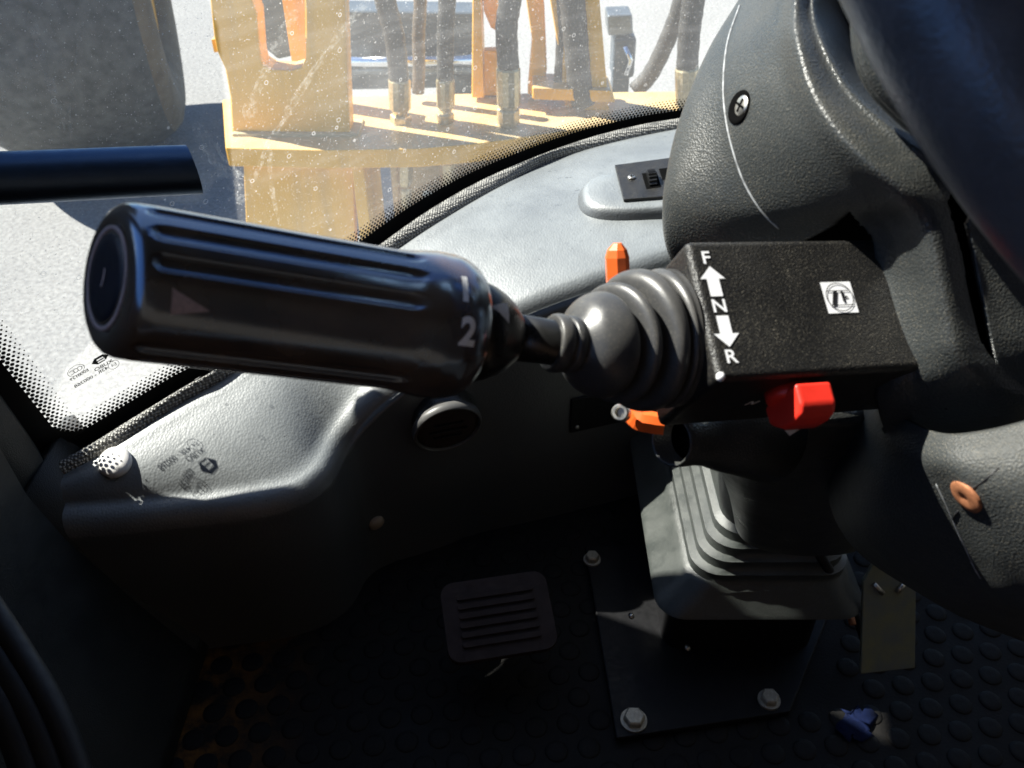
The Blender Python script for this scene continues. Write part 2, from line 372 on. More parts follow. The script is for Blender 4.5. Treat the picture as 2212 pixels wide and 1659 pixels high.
# ================================================================== dashboard
Spx = [(60, 1075, .232), (129, 1035, .236), (200, 995, .243), (263, 957, .250), (376, 882, .262), (508, 804, .276), (620, 712, .296), (740, 622, .317), (874, 528, .337), (968, 468, .349), (1077, 405, .357), (1186, 352, .358), (1295, 316, .366), (1454, 281, .374), (1640, 255, .380), (1850, 243, .382)]
Rpx = [(40, 1100, .226), (112, 1092, .222), (250, 1084, .218), (400, 1068, .216), (560, 1048, .216), (655, 1010, .218), (705, 930, .228), (765, 858, .250), (880, 765, .288), (1010, 680, .318), (1150, 620, .340), (1290, 572, .354), (1400, 538, .362), (1500, 510, .366), (1700, 470, .368), (1900, 440, .368)]
S3 = cr([onz(*p) for p in Spx], 6); R3 = cr([onz(*p) for p in Rpx], 6)
rows = []
for k, (s, r) in enumerate(zip(S3, R3)):
    hd = Vector((r.x - s.x, r.y - s.y, 0)); L = hd.length
    # direction out over the rear edge, horizontally
    a = R3[min(k + 1, len(R3) - 1)] - R3[max(k - 1, 0)]; out = Vector((a.y, -a.x, 0)).normalized()
    row = [s + Vector((0, 0, -.03)) - hd.normalized() * .004, s - hd.normalized() * .003]
    for t in (.12, .3, .5, .7, .86): row.append(s.lerp(r, t) + Vector((0, 0, .007 * math.sin(math.pi * t))))
    rr = .028
    for ang in (0, 25, 50, 75, 90):
        row.append(r + Vector((0, 0, -rr)) + out * rr * math.sin(R_(ang)) * .9 + Vector((0, 0, rr * math.cos(R_(ang)))))
    for z, o2 in ((.14, .030), (.08, .028), (.03, .026), (-.01, .025)):
        row.append(Vector((r.x, r.y, z)) + out * o2)
    rows.append(row)
dm = grid([cr(r, 2) for r in rows]); dash_bvh = bvh_of(dm)
dash = thing('dashboard', 'grey vinyl dashboard curving under the windshield, dusty and sunlit on top', 'dashboard', (-.1, .8, 0))
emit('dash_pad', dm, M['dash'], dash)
# trim between dash and glass, light through the border dots in its colour
Bpx = [(40, 1048, .246), (99, 1016, .247), (196, 963, .253), (296, 901, .264), (403, 836, .277), (473, 796, .285), (640, 668, .309), (826, 528, .341), (932, 454, .354), (1041, 392, .363), (1149, 345, .369), (1258, 305, .371), (1367, 276, .377), (1462, 259, .381), (1640, 236, .386), (1850, 226, .388), (2100, 230, .386), (2400, 260, .38)]
B3 = cr([onz(*p) for p in Bpx], 12)
S3f = cr([onz(*p) for p in Spx], 12)
tb = []
for k in range(len(S3f)):
    s = S3f[k]; b = min(B3, key=lambda q: (q - s).length) if k else B3[0]
    up = Vector((0, 0, 1)); w = s - b
    tb.append([b + Vector((0, 0, -.012)), b + Vector((0, 0, .002)), b + w * .3 + up * .005, b + w * .6 + up * .006, b + w * .92 + up * .003, s + w * .02 + up * -.004, s + up * -.015])
emit('edge_trim', grid(tb), M['trim'], dash)

# ------------------------------------------------------------------ windshield
T3 = B3
def outw(k):
    a = T3[min(k + 1, len(T3) - 1)] - T3[max(k - 1, 0)]; return Vector((-a.y, a.x, 0)).normalized()
B3 = [p + outw(k) * .024 + Vector((0, 0, -.006)) for k, p in enumerate(T3)]
seal = grid([[T3[k] + Vector((0, 0, -.004)), T3[k].lerp(B3[k], .5) + Vector((0, 0, -.009)), B3[k] + Vector((0, 0, -.008))] for k in range(len(T3))])
acc = [0.0]
for i in range(1, len(B3)): acc.append(acc[-1] + (B3[i] - B3[i - 1]).length)
LG = acc[-1]
def G(s, h, off=0.0):
    s = max(0.0, min(LG, s)); i = max(1, next((k for k in range(len(acc)) if acc[k] >= s), len(acc) - 1))
    t = (s - acc[i - 1]) / (acc[i] - acc[i - 1]); p = B3[i - 1].lerp(B3[i], t)
    q = s / LG; u = Vector((-.045 * (1 - q), -.25 - .10 * q, 1)).normalized()
    g = p + u * h
    if off:
        tg = (B3[i] - B3[i - 1]).normalized(); g = g + tg.cross(u).normalized() * off
    return g
GH = 1.30
gm = grid([[G(LG * i / 90, -.012 + (GH + .012) * j / 14) for i in range(91)] for j in range(15)])
glass_bvh = bvh_of(gm)
ws = thing('windshield', 'dusty curved windshield with black dotted border above the dashboard', 'windshield', B3[len(B3) // 2])
emit('glass_pane', gm, M['glass'], ws); emit('rubber_seal', seal, M['frit'], ws)
SGN = 1.0 if (G(.5, .3, .01) - EYE).length < (G(.5, .3) - EYE).length else -1.0
def near_sh(px, py):
    p, n, D = hit(glass_bvh, px, py); best = None
    for i in range(0, 400):
        s = LG * i / 400; b = G(s, 0); q = s / LG; u = Vector((-.045 * (1 - q), -.25 - .10 * q, 1)).normalized()
        h = (p - b).dot(u); e = (b + u * h - p).length
        if best is None or e < best[0]: best = (e, s, h)
    return best[1], best[2]
S0, _h = near_sh(60, 850); HB = near_sh(1149, 316)[1]; RC = .030
def sdf(s, h):   # >0 inside the clear area
    x, y = s - S0, h - HB
    if x < RC and y < RC: return RC - math.hypot(RC - x, RC - y)
    return min(x, y)
inner = [(S0 * max(.12, min(1, 1 - (h - .18) / .16)), h) for h in [GH - .01 - k * (GH - HB - RC) / 29 for k in range(30)]]
inner += [(S0 + RC - RC * math.cos(R_(a)), HB + RC - RC * math.sin(R_(a))) for a in range(10, 91, 10)]
outer = [(0, h) for s, h in inner[:30]] + [(0, HB * (1 - k / 9) * .5) for k in range(9)]
ns = 110
inner += [(S0 + RC + (LG - S0 - RC) * k / ns, HB) for k in range(1, ns + 1)]
outer += [((S0 + RC + (LG - S0 - RC) * k / ns) * min(1, .1 + k / 6), -.008) for k in range(1, ns + 1)]
emit('frit_band', grid([[G(*p, SGN * .0015) for p in outer], [G(*p, SGN * .0015) for p in inner]]), M['frit'], ws, smooth=False)
pt = .0050; dots = []; ROWS = 6
j = 0; h = HB - .002
def disc(c, a, b, r, n=8): return [c + a * r * math.cos(2 * math.pi * k / n) + b * r * math.sin(2 * math.pi * k / n) for k in range(n)], [tuple(range(n))]
hmax = .20
while h < hmax:
    s = (j % 2) * pt / 2
    while s < LG:
        if h < HB + .04 or s < S0 + .05:
            d = sdf(s, h)
            if -.001 < d < ROWS * pt * .72:
                f = max(0, d) / (ROWS * pt * .72); r = pt * (.50 - .36 * f)
                c = G(s, h, SGN * .0016); e = .004
                ta = (G(s + e, h, SGN * .0016) - c).normalized(); tu = (G(s, h + e, SGN * .0016) - c).normalized()
                dots.append(disc(c, ta, tu, r))
        s += pt
    j += 1; h += pt * .8
stuff(emit('frit_dots', join(*dots), M['frit'], ws, smooth=False))
# maker's marks etched near the corner, read from outside (so mirrored here)
def mark(name, m, px, py, parent=ws):
    s, h = near_sh(px, py); c = G(s, h, SGN * .001); e = .01
    ta = (G(s + e, h, SGN * .001) - c).normalized(); tu = (G(s, h + e, SGN * .001) - c).normalized()
    emit(name, on(m, c, -ta, tu, Vector((0, 0, 0)), 0), M['ink'], parent, smooth=False)
def small(m): return [v * .72 for v in m[0]], m[1]
mark('emblem', small(poly2d([(-.0125, 0), (-.006, .006), (.006, .006), (.0125, 0), (.006, -.006), (-.006, -.006), (-.0045, -.004), (.0045, -.004), (.0045, -.002), (-.0045, -.002), (-.0045, 0.0), (.0045, 0), (.0045, .002), (-.0045, .002), (-.006, -.0059)])), 219, 773)
mark('lettering', text2d('XUBO', .0058, .0001, sx=1.2), 226, 786)
mark('lettering', text2d('43R - 000268', .0056, .0001, sx=1.15), 193, 815)
mark('lettering', text2d('E000139', .0050, .0001, sx=1.1), 171, 812 - 4)
mark('certification_mark', join(ring2d(.0085, .0079, 40, .72), *[([v + Vector((dx, 0, 0)) for v in text2d('C', .0075)[0]], text2d('C', .0075)[1]) for dx in (-.004, 0, .004)]), 163, 799)
mark('certification_mark', join(ring2d(.0056, .0051), text2d('E4', .0056)), 242, 788)
mark('lettering', text2d('. . . . . . .', .005), 235, 803)
# wiper smears of dust
def smear(pts, w):
    P = cr([Vector((a, b, 0)) for a, b in pts], 6); rowa, rowb = [], []
    for i, p in enumerate(P):
        d = (P[min(i + 1, len(P) - 1)] - P[max(i - 1, 0)]).normalized(); nrm = Vector((-d.y, d.x, 0)); ww = w * (.6 + .8 * random.random()) * (1 if 0 < i < len(P) - 1 else .2)
        for rw, sg in ((rowa, .5), (rowb, -.5)):
            q = p + nrm * ww * sg; g, n, D = hit(glass_bvh, q.x, q.y); rw.append(g + n * .0008)
    emit('dust_smear', grid([rowa, rowb]), M['smear'], ws, smooth=False)
smear([(820, -30), (760, 45), (700, 120), (650, 195), (610, 262), (580, 305), (562, 350), (548, 392)], 12)
smear([(812, -30), (735, 62), (672, 150), (612, 240)], 5)
smear([(584, 318), (582, 362), (588, 420), (602, 480)], 9)
smear([(550, 393), (515, 372), (478, 335), (462, 300)], 7)
smear([(420, 262), (455, 330), (500, 385), (520, 440)], 34)
smear([(640, 20), (600, 90), (560, 180), (530, 260)], 26)
smear([(180, 40), (165, 110), (150, 220), (152, 300)], 8)
smear([(60, 20), (90, 120), (140, 280)], 16)
smear([(0, 690), (40, 675), (80, 662)], 3)

# things set into the dash
def dial_frame(px, py, b=dash_bvh):
    p, n, D = hit(b, px, py); rx = (RIGHT - n * RIGHT.dot(n)).normalized(); return p, n, rx, n.cross(rx), D
p, n, rx, uy, D = dial_frame(250, 1000)
o = emit('plug_cap', lathe([(-.002, .0155), (.002, .0163), (.0045, .0158), (.0068, .0135), (.0080, .009), (.0084, .003)], p, n, 40), M['plug']); tag(o, 'domed white plastic plug cap on the left end of the dashboard', 'plug cap')
p, n, rx, uy, D = dial_frame(812, 1128)
o = emit('plug_cap', lathe([(-.001, .0095), (.003, .0095), (.0055, .006), (.006, .002)], p, n, 24), M['tanplug']); tag(o, 'small tan plug near the foot of the dark dash recess', 'plug cap')
p, n, rx, uy, D = dial_frame(420, 1392)
o = emit('plug_cap', lathe([(-.001, .004), (.002, .004), (.003, .002)], p, n, 16), M['plug']); tag(o, 'tiny pale plug at the bottom corner of the dash by the side panel', 'plug cap')
# round air vent
p, n, rx, uy, D = dial_frame(958, 900)
n2 = Vector((.30, -.86, -.22)).normalized(); p = p + n2 * .012; rx = (rx - n2 * rx.dot(n2)).normalized()
vent = thing('air_vent', 'round air vent with satin grey ring in the shaded dash face', 'air vent', p)
emit('vent_body', lathe([(-.05, .036), (-.002, .0385), (0, .037)], p, n2, 48), M['stalk'], vent)
emit('ring', lathe([(-.002, .0392), (.003, .0398), (.0075, .0385), (.0085, .0372), (.0080, .0362), (.006, .0356), (.002, .0355)], p, n2, 56), M['ventring'], vent)
emit('bezel_dish', lathe([(-.003, .0356), (.0045, .0354), (.0065, .030), (.0060, .012), (.0058, .002)], p, n2, 48), M['pedal'], vent)
uy2 = n2.cross(rx)
emit('vane', box(p - rx * .022 - uy2 * .001 + n2 * .003, rx * .044, uy2 * .002, n2 * .0065), M['stalk'], vent, bevel=.0006)
for dy in (-.011, .011): emit('vane', box(p - rx * .017 - uy2 * (.001 - dy) + n2 * .003, rx * .034, uy2 * .002, n2 * .006), M['stalk'], vent, bevel=.0006)
# raised pod with thumbwheel plate
p, n, rx, uy, D = dial_frame(1395, 425)
pod = []
for hgt, k in ((-.010, 1.08), (.0, 1.03), (.006, .985), (.0105, .94), (.0125, .87), (.013, .6), (.013, .2)):
    pod.append([p + n * hgt + rx * (.078 * k * math.copysign(abs(math.cos(a)) ** .72, math.cos(a))) + uy * (.050 * k * math.copysign(abs(math.sin(a)) ** .72, math.sin(a))) for a in [2 * math.pi * i / 56 for i in range(56)]])
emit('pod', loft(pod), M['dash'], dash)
ctl = thing('thumbwheel_panel', 'black control plate with ribbed thumbwheel on the dashboard pod', 'control panel', p + n * .013)
pc = p + n * .013
q0 = onplane(1328, 362, pc, n); q1 = onplane(1450, 346, pc, n); q2 = onplane(1470, 428, pc, n); q3 = onplane(1347, 437, pc, n)
emit('plate', extrude([q0, q1, q2, q3], n * .004), M['box'], ctl, smooth=False, bevel=.001)
w0 = onplane(1407, 396, pc, n)
ax = (q1 - q0).normalized(); ay = (q0 - q3).normalized()
wr = []
for s in (-.0045, .0045): wr.append([w0 + ax * s + (ay * math.cos(a) + n * math.sin(a)) * (.0165 if i % 2 else .0150) for i, a in enumerate([2 * math.pi * k / 44 for k in range(44)])])
emit('thumbwheel', loft(wr), M['stalk'], ctl, smooth=False)
emit('slot', box(w0 - ax * .009 - ay * .019 + n * .0041, ax * .018, ay * .038, n * .0003), M['black'], ctl, smooth=False)
w1 = onplane(1438, 384, pc, n)
emit('slot', box(w1 - ax * .006 - ay * .012 + n * .0041, ax * .014, ay * .028, n * .0003), M['black'], ctl, smooth=False)
sc = onplane(1364, 391, pc, n)
scr = emit('screw', lathe([(.004, .0048), (.0058, .0046), (.0066, .0035), (.0068, .001)], sc, n, 20), M['steel'], ctl)
emit('slot', join(box(sc - ax * .003 - ay * .0005 + n * .0066, ax * .006, ay * .001, n * .0005), box(sc - ay * .003 - ax * .0005 + n * .00665, ax * .001, ay * .006, n * .0005)), M['black'], scr, smooth=False)
# dark panel low in the dash face with one screw
p, n, rx, uy, D = dial_frame(1290, 880)
o = emit('panel_cover', box(p - rx * .035 - uy * .028, rx * .09, uy * .05, n * .004), M['plate'], dash, smooth=False, bevel=.001)
emit('screw', lathe([(.004, .003), (.006, .0025), (.0065, .001)], p - rx * .027 - uy * .02, n, 12), M['steel'], o)

# ================================================================== padded rail at the left
ra, rb = at(-160, 392, .60), at(425, 366, .665)
rail = thing('grab_rail', 'black foam padded rail with cut end crossing the left window', 'grab rail', ra)
d = (rb - ra); rr = .0182
x, y, dd = frame_from(d); rg = []
NS = 48
for t in [k / 30 for k in range(31)]:
    ring = []
    for k in range(NS):
        a = 2 * math.pi * k / NS; g = rr * (1 + .006 * math.sin(9 * t + a))
        v = x * math.cos(a) + y * math.sin(a)
        tu = v.dot(UP); tf = -v.dot(FWD)
        if abs(tf - .05) < .06 and tu > 0: g *= .93          # split seam along the top
        ring.append(ra + d * t + v * g + dd * ((-.004 * v.dot(UP) - .002) if t == 1 else 0))
    rg.append(ring)
emit('foam_sleeve', loft(rg), M['foam'], rail, angle=50)
emit('inner_tube', tube([ra, ra + d * .985], .009, 20), M['stalk'], rail)

# ================================================================== loader front outside
fr = thing('loader_front_frame', 'yellow loader front frame plates seen through the windshield', 'loader frame', (-.2, 1.9, -.6))
ZP = .10
tl_, tr_ = onz(492, 319, ZP), onz(1700, 300, ZP)
front = [onz(487, 319, ZP), onz(700, 324, ZP), onz(900, 321, ZP), onz(1020, 311, ZP), onz(1130, 296, ZP), onz(1300, 270, ZP), onz(1600, 235, ZP)]
back = [onz(1700, 195, ZP), onz(1000, 203, ZP), onz(480, 215, ZP)]
emit('top_plate', extrude(front + back, (0, 0, -.042)), M['yellow'], fr, smooth=False, bevel=.003)
yv = front[1].y + .03
emit('front_plate', extrude([ony(525, 345, yv), ony(762, 345, yv), ony(770, 560, yv), ony(535, 560, yv)], (0, .03, 0)), M['yellow'], fr, smooth=False, bevel=.003)
emit('rib_plate', box(ony(757, 345, yv - .02), Vector((.026, 0, 0)), (0, .22, 0), (0, 0, -.40)), M['yellow'], fr, smooth=False, bevel=.003)
emit('back_plate', wbox(-.30, .7, 2.05, 2.08, -.6, .055), M['yellowdust'], fr, smooth=False)
emit('hydraulic_block', wbox(-.22, .16, 1.92, 2.03, -.45, -.12), M['slate'], fr, smooth=False, bevel=.01)
# upright with slot
yp = 1.83
up_ = [(462, -60), (447, -60), (462, 80), (468, 110), (486, 150), (497, 210), (502, 296), (757, 300), (752, 200), (748, 90), (742, -60), (655, -60), (659, 20), (660, 125), (652, 145), (630, 152), (585, 150), (568, 140), (563, 120), (556, 30), (548, 8), (520, -60)]
emit('upright', extrude([ony(a, b, yp) for a, b in up_[1:]], (0, .06, 0)), M['yellow'], fr, smooth=False, bevel=.004)
emit('weld_foot', extrude([ony(a, b, yp - .012) for a, b in ((500, 288), (776, 290), (776, 303), (500, 303))], (0, .09, 0)), M['yellowdust'], fr, smooth=False, bevel=.004)
emit('brace', extrude([ony(a, b, 2.0) for a, b in ((600, -60), (650, -60), (690, 200), (640, 200))], (0, .04, 0)), M['yellow'], fr, smooth=False, bevel=.004)
emit('dark_cover', extrude([ony(a, b, 2.2) for a, b in ((540, -60), (612, -60), (630, 70), (648, 118), (600, 128), (556, 92))], (0, .05, 0)), M['slate'], fr, smooth=False, bevel=.004)
emit('edge_lug', extrude([ony(a, b, yp + .02) for a, b in ((456, 85), (470, 82), (474, 112), (462, 114))], (0, .03, 0)), M['yellow'], fr, smooth=False, bevel=.002)
yb = 2.30
def slab(name, pts, y, t, m='yellow', bev=.004): return emit(name, extrude([ony(a, b, y) for a, b in pts], (0, t, 0)), M[m], fr, smooth=False, bevel=bev)
slab('upright', [(1021, -60), (1037, -60), (1045, 212), (1019, 212)], 2.02, .16)
slab('gusset', [(1045, 110), (1090, 108), (1092, 208), (1045, 208)], 2.05, .03)
slab('link_arm', [(1040, -60), (1070, -60), (1078, 40), (1090, 62), (1082, 75), (1060, 60), (1045, 25)], 2.10, .08)
slab('link_arm', [(1128, -60), (1160, -60), (1176, 10), (1182, 150), (1168, 206), (1140, 206), (1150, 90)], 2.03, .05)
slab('slanted_arm', [(1178, -60), (1228, -60), (1262, 120), (1290, 240), (1222, 240), (1205, 100)], 1.99, .07)
slab('slanted_arm', [(1258, -60), (1290, -60), (1316, 240), (1262, 240), (1270, 150)], 1.97, .07)
slab('foot_block', [(1150, 190), (1320, 196), (1330, 222), (1150, 215)], 1.95, .10)
# blue grey beam with chrome rod behind the hoses
bm_ = thing('axle_beam', 'blue grey machine beam with chrome rod behind the hydraulic hoses', 'beam', (-.1, 2.6, -.5))
q = ony(735, 24, 2.6); q2 = ony(1030, 28, 2.6); qb = ony(735, 196, 2.6)
emit('beam', extrude([q, q2, ony(1030, 190, 2.6), qb], (0, .12, 0)), M['slate'], bm_, smooth=False, bevel=.01)
emit('rod', tube([ony(720, 134, 2.56), ony(1040, 130, 2.56)], .016, 20), M['chrome'], bm_)
emit('rod', tube([ony(720, 152, 2.57), ony(1040, 150, 2.57)], .012, 20), M['darksteel'], bm_)
emit('stand', wbox(-.2, .0, 2.6, 2.8, GZ, -.02), M['slate'], bm_, smooth=False)
# hoses, each with its crimp sleeve and nut
def hose(label, pts, w, y, crimp, nut, m='hose'):
    P = [ony(a, b, y) for a, b in pts]; t = thing('hydraulic_hose', label, 'hose', P[-1], 'hydraulic hoses on the loader frame')
    D = proj(P[-1])[2]; r = w * D / F_PX / 2
    pc = cr(P, 8); emit('hose', tube(pc, [r * (1 + .025 * math.sin(i * 1.7)) for i in range(len(pc))], 20), M[m], t)
    if crimp:
        a = ony(crimp[0], crimp[1], y); b = ony(crimp[0] + 1, crimp[2], y); L = (b - a).length
        emit('crimp_sleeve', lathe([(0, r * 1.02), (.004, r * 1.12), (L * .85, r * 1.10), (L * .9, r * .9), (L, r * .72), (L + .01, r * .7)], a, b - a, 12), M['fitting'], t, angle=20)
        n0 = ony(nut[0], nut[1], y); n1 = ony(nut[0], nut[2], y); L = (n1 - n0).length
        emit('nut', lathe([(0, r * .95), (.003, r * 1.08), (L * .55, r * 1.08), (L * .56, r * .85), (L * .66, r * .85), (L * .67, r * 1.15), (L, r * 1.15)], n0, n1 - n0, 6), M['fitting'], t, smooth=False)
hose('black hose with brass coloured fitting, leftmost of the row on the yellow plate', [(820, -80), (832, 0), (852, 80), (862, 172)], 44, 1.90, (863, 170, 245), (866, 247, 300))
hose('thin brownish hose between the two left hydraulic hoses', [(905, -80), (908, 0), (904, 80), (905, 140), (903, 200)], 27, 2.02, None, None, 'hosebrown')
hose('black hose standing right of the thin brown hose', [(968, -80), (966, 0), (962, 80), (962, 172)], 36, 1.90, (962, 170, 240), (962, 243, 298))
hose('thickest wrinkled hose in the middle with a long brass coloured sleeve', [(1106, -80), (1102, 0), (1094, 60), (1098, 147)], 47, 1.88, (1098, 145, 238), (1098, 234, 292))
hose('black hose partly hidden behind the steering column cover', [(1500, -80), (1498, 0), (1490, 60), (1484, 147)], 47, 1.95, (1484, 145, 235), (1484, 236, 280))
hose('slanting black hose behind the hose next to the steering column', [(1485, -80), (1470, 10), (1440, 90), (1405, 160), (1372, 196)], 36, 2.15, None, None)
hose('dark curved hose between the slanted yellow arms', [(1225, -80), (1236, 0), (1244, 90), (1252, 180), (1262, 225)], 52, 1.97, None, None)
hose('narrow dark hose looping beside the thick wrinkled hose', [(1205, -40), (1208, 20), (1212, 80), (1208, 160), (1200, 205)], 22, 2.00, None, None)
for px, w, lab in ((874, 36, 'brass coloured pipe fitting under the yellow plate, left of two'), (966, 34, 'brass coloured pipe fitting under the yellow plate, nearest the windshield border')):
    y = 1.83; t = thing('pipe_fitting', lab, 'fitting', ony(px, 470, y), 'fittings under the yellow plate')
    r = w / 2 * 1.8 / F_PX; a = ony(px, 350, y); b = ony(px, 400, y); c = ony(px, 475, y); ax = (b - a); L = ax.length
    emit('nut', lathe([(-.02, r * .8), (0, r * .8), (.002, r * 1.05), (L * .8, r * 1.05), (L, r * .8)], a, ax, 6), M['fitting'], t, smooth=False)
    emit('pipe', lathe([(0, r * .7), (.01, r * .9), ((c - b).length, r * .85)], b, c - b, 20), M['fitting'], t)
# grey device at the right
dv = thing('metal_bracket', 'grey metal bracket box standing on the pavement beyond the slanted arms', 'bracket', ony(1340, 175, 2.7))
emit('box', extrude([ony(a, b, 2.7) for a, b in ((1312, 34), (1366, 32), (1368, 74), (1314, 78))], (0, .10, 0)), M['darksteel'], dv, smooth=False, bevel=.006)
emit('body', extrude([ony(a, b, 2.7) for a, b in ((1326, 82), (1376, 80), (1370, 170), (1322, 175))], (0, .10, 0)), M['slate'], dv, smooth=False, bevel=.012)
emit('clip', tube([ony(1350, 100, 2.69), ony(1362, 130, 2.68), ony(1352, 160, 2.69)], .008, 12), M['chrome'], dv)
emit('leg', wbox(.31, .36, 2.72, 2.78, GZ, -.05), M['slate'], dv, smooth=False)
# front wheel
tc = Vector((-1.80, 3.95, GZ + .70)); yaw = R_(16)
ta = Vector((math.cos(yaw), math.sin(yaw), 0)); tf = Vector((-math.sin(yaw), math.cos(yaw), 0)); tz = Vector((0, 0, 1))
ty = thing('front_tyre', 'big dark loader tyre with dusty tan side wall at upper left', 'tyre', (tc.x, tc.y, GZ))
def tring(w, r, ns=96): return [tc + ta * w + (tf * math.cos(a) + tz * math.sin(a)) * r for a in [2 * math.pi * k / ns for k in range(ns)]]
emit('tread', loft([tring(-.44, .56), tring(-.43, .64), tring(-.36, .69), tring(-.1, .70), tring(.10, .69), tring(.20, .665), tring(.25, .635)], False), M['tyre'], ty)
emit('side_wall', loft([tring(.25, .635), tring(.285, .60), tring(.305, .54), tring(.30, .47), tring(.27, .40), tring(.24, .37)], False), M['tyredust'], ty)
emit('rim', loft([tring(.24, .37), tring(.18, .35), tring(.10, .30), tring(.10, .02)], True), M['yellow'], ty)
#@@PART3
# ================================================================== gear selector on the column
KS = .858
bC = EYE + (Vector((.07815501, .26468329, .64464897)) - EYE) * KS      # near corner of the box top
bA = Vector((.95749859, .25748058, -.13000075)).normalized()   # along the box into the column
bB = Vector((-.14919564, .82784246, .54075644)); bB = (bB - bA * bB.dot(bA)).normalized()   # R side to F side
bN = bA.cross(bB).normalized()                                # top face outwards
if bN.z < 0: bN = -bN
BW, BD, BL = .0603 * KS, .0585 * KS, .125 * KS
def k2(m): return [v * KS for v in m[0]], m[1]
def atc(px, py, D): return at(px, py, D * KS)
gs = thing('gear_selector', 'black gear lever with fluted grip, ribbed rubber boot and FNR box on steering column', 'gear lever', bC + bA * .06 - bN * BD)
housing = emit('housing', box(bC - bN * BD, bA * BL, bB * BW, bN * BD), M['box'], gs, bevel=.0028, seg=3)
def top(px, py): return onplane(px, py, bC, bN)
def tl2(px, py):
    v = top(px, py) - bC; return v.dot(bA), v.dot(bB)
# printed marks
for ch, px, py in (('F', 1525, 557), ('N', 1553, 661), ('R', 1580, 770)):
    emit('letter', on(k2(text2d(ch, .0078, .00012, sx=1.12)), top(px, py), bA, bB, bN, .0003), M['white'], housing, smooth=False)
ua = tl2(1540, 608); da = tl2(1567, 716)
arw = [(-.0027, -.0066), (.0027, -.0066), (.0027, .0010), (.0055, .0010), (0, .0066), (-.0055, .0010), (-.0027, .0010)]
for (u, v), sg in ((ua, 1), (da, -1)):
    emit('arrow', on(k2(poly2d([(x, y * sg) for x, y in arw])), bC + bA * u + bB * v, bA, bB, bN, .0003), M['white'], housing, smooth=False)
zc = top(1812, 643)
stk = emit('sticker', on(k2(poly2d([(-.0072, -.0070), (.0072, -.0070), (.0072, .0070), (-.0072, .0070)])), zc, bA, bB, bN, .0003), M['white'], housing, smooth=False)
zf = [ring2d(.0064, .0060), poly2d([(-.0058, .0030), (.0056, .0030), (.0056, .0026), (-.0058, .0026)]), poly2d([(-.0056, -.0034), (.0056, -.0034), (.0056, -.0038), (-.0056, -.0038)]),
      poly2d([(-.0024, .0030), (-.0004, .0030), (-.0026, -.0034), (-.0046, -.0034)]), poly2d([(.0010, .0030), (.0022, .0030), (.0022, -.0022), (.0010, -.0022)]), poly2d([(.0022, .0004), (.0038, .0004), (.0038, -.0004), (.0022, -.0004)])]
zf = k2(join(*zf)); emit('emblem', on(zf, zc, bA, bB, bN, .0006), M['ink'], stk, smooth=False)
# marks on the lower side
emit('letter', on(k2(text2d('N', .0062, .0002, shear=.3)), bC + bA * .031 * KS - bN * .030 * KS, bA, bN, -bB, .0003), M['white'], housing, smooth=False)
emit('letter', on(k2(text2d('L', .0062, .0002, shear=.3)), bC + bA * .0445 * KS - bN * .030 * KS, bA, bN, -bB, .0003), M['white'], housing, smooth=False)
emit('chip', lathe([(-.001, .0016), (.0004, .0014), (.0009, .0006)], bC + bA * .0012 + bB * .0014 - bN * .0006, (bN - bA - bB), 9), M['white'], housing)
# red rotary switch on the lower side
def bl(a, o, w): return bC + (bA * a - bB * o - bN * w) * KS
sw = emit('switch_base', lathe([(0, .0085), (.003, .0085), (.0042, .0078)], bl(.040, 0, .016), -bB, 32), M['red'], gs)
prof = [(.0015, .002), (.0015, .0115), (.004, .0150), (.009, .0165), (.0175, .0165), (.0260, .0120), (.0265, .0035), (.012, .002)]
kn = emit('switch_knob', extrude([bl(.0335, o, w) for w, o in prof], bA * .0165 * KS), M['red'], gs, smooth=True, bevel=.0016, seg=3)
emit('pointer', on(poly2d([(-.003, .0), (.003, 0), (0, -.0028)]), bl(.0415, .0146, .0225), bA, (bN * .55 - bB * -.35).normalized(), (-bB * .8 - bN * .45).normalized(), .0006), M['pale'], kn, smooth=False)

# lever
LA = at(228, 600, .235); LB = at(1000, 712, .278); lx = (LB - LA).normalized()
mid = LA + lx * .06; lq = (EYE - mid); lq = (lq - lx * lq.dot(lx)).normalized(); lw_ = lx.cross(lq)
if lw_.dot(UP) < 0: lw_ = -lw_
gp = [(0, 4), (0, 12.2), (.6, 12.8), (.6, 14.6), (0, 15.4), (.1, 17.2), (.8, 18.9), (2, 20.2), (4, 20.9), (8, 21.2), (50, 21.1), (78, 21.2), (82, 21.4), (86, 22.1), (90, 22.6), (96, 22.5), (99, 21.8), (102, 20.4), (104, 18.6), (105.3, 16.8), (105.8, 15.4)]
dense = []
for (s0, r0), (s1, r1) in zip(gp, gp[1:]):
    n = max(1, int((s1 - s0) / 1.2))
    for k in range(n): dense.append((s0 + (s1 - s0) * k / n, r0 + (r1 - r0) * k / n))
dense.append(gp[-1])
flutes = [61.9, 39.4, 16.9, -50.6, -73.1, 84.4, 107, 129.5, 152, 174.5, 197, 219.5, 242, 264.5]
NT = 420; rings = []
def tilt(s): return .33 * max(0, 1 - s / 26.0) ** 1.5      # the end face is cut at a slant
def gr(s, a):
    r = None
    for (s0, r0), (s1, r1) in zip(gp[4:], gp[5:]):
        if s0 <= s <= s1: r = r0 + (r1 - r0) * (s - s0) / max(1e-6, s1 - s0)
    r = r or gp[-1][1]
    return r
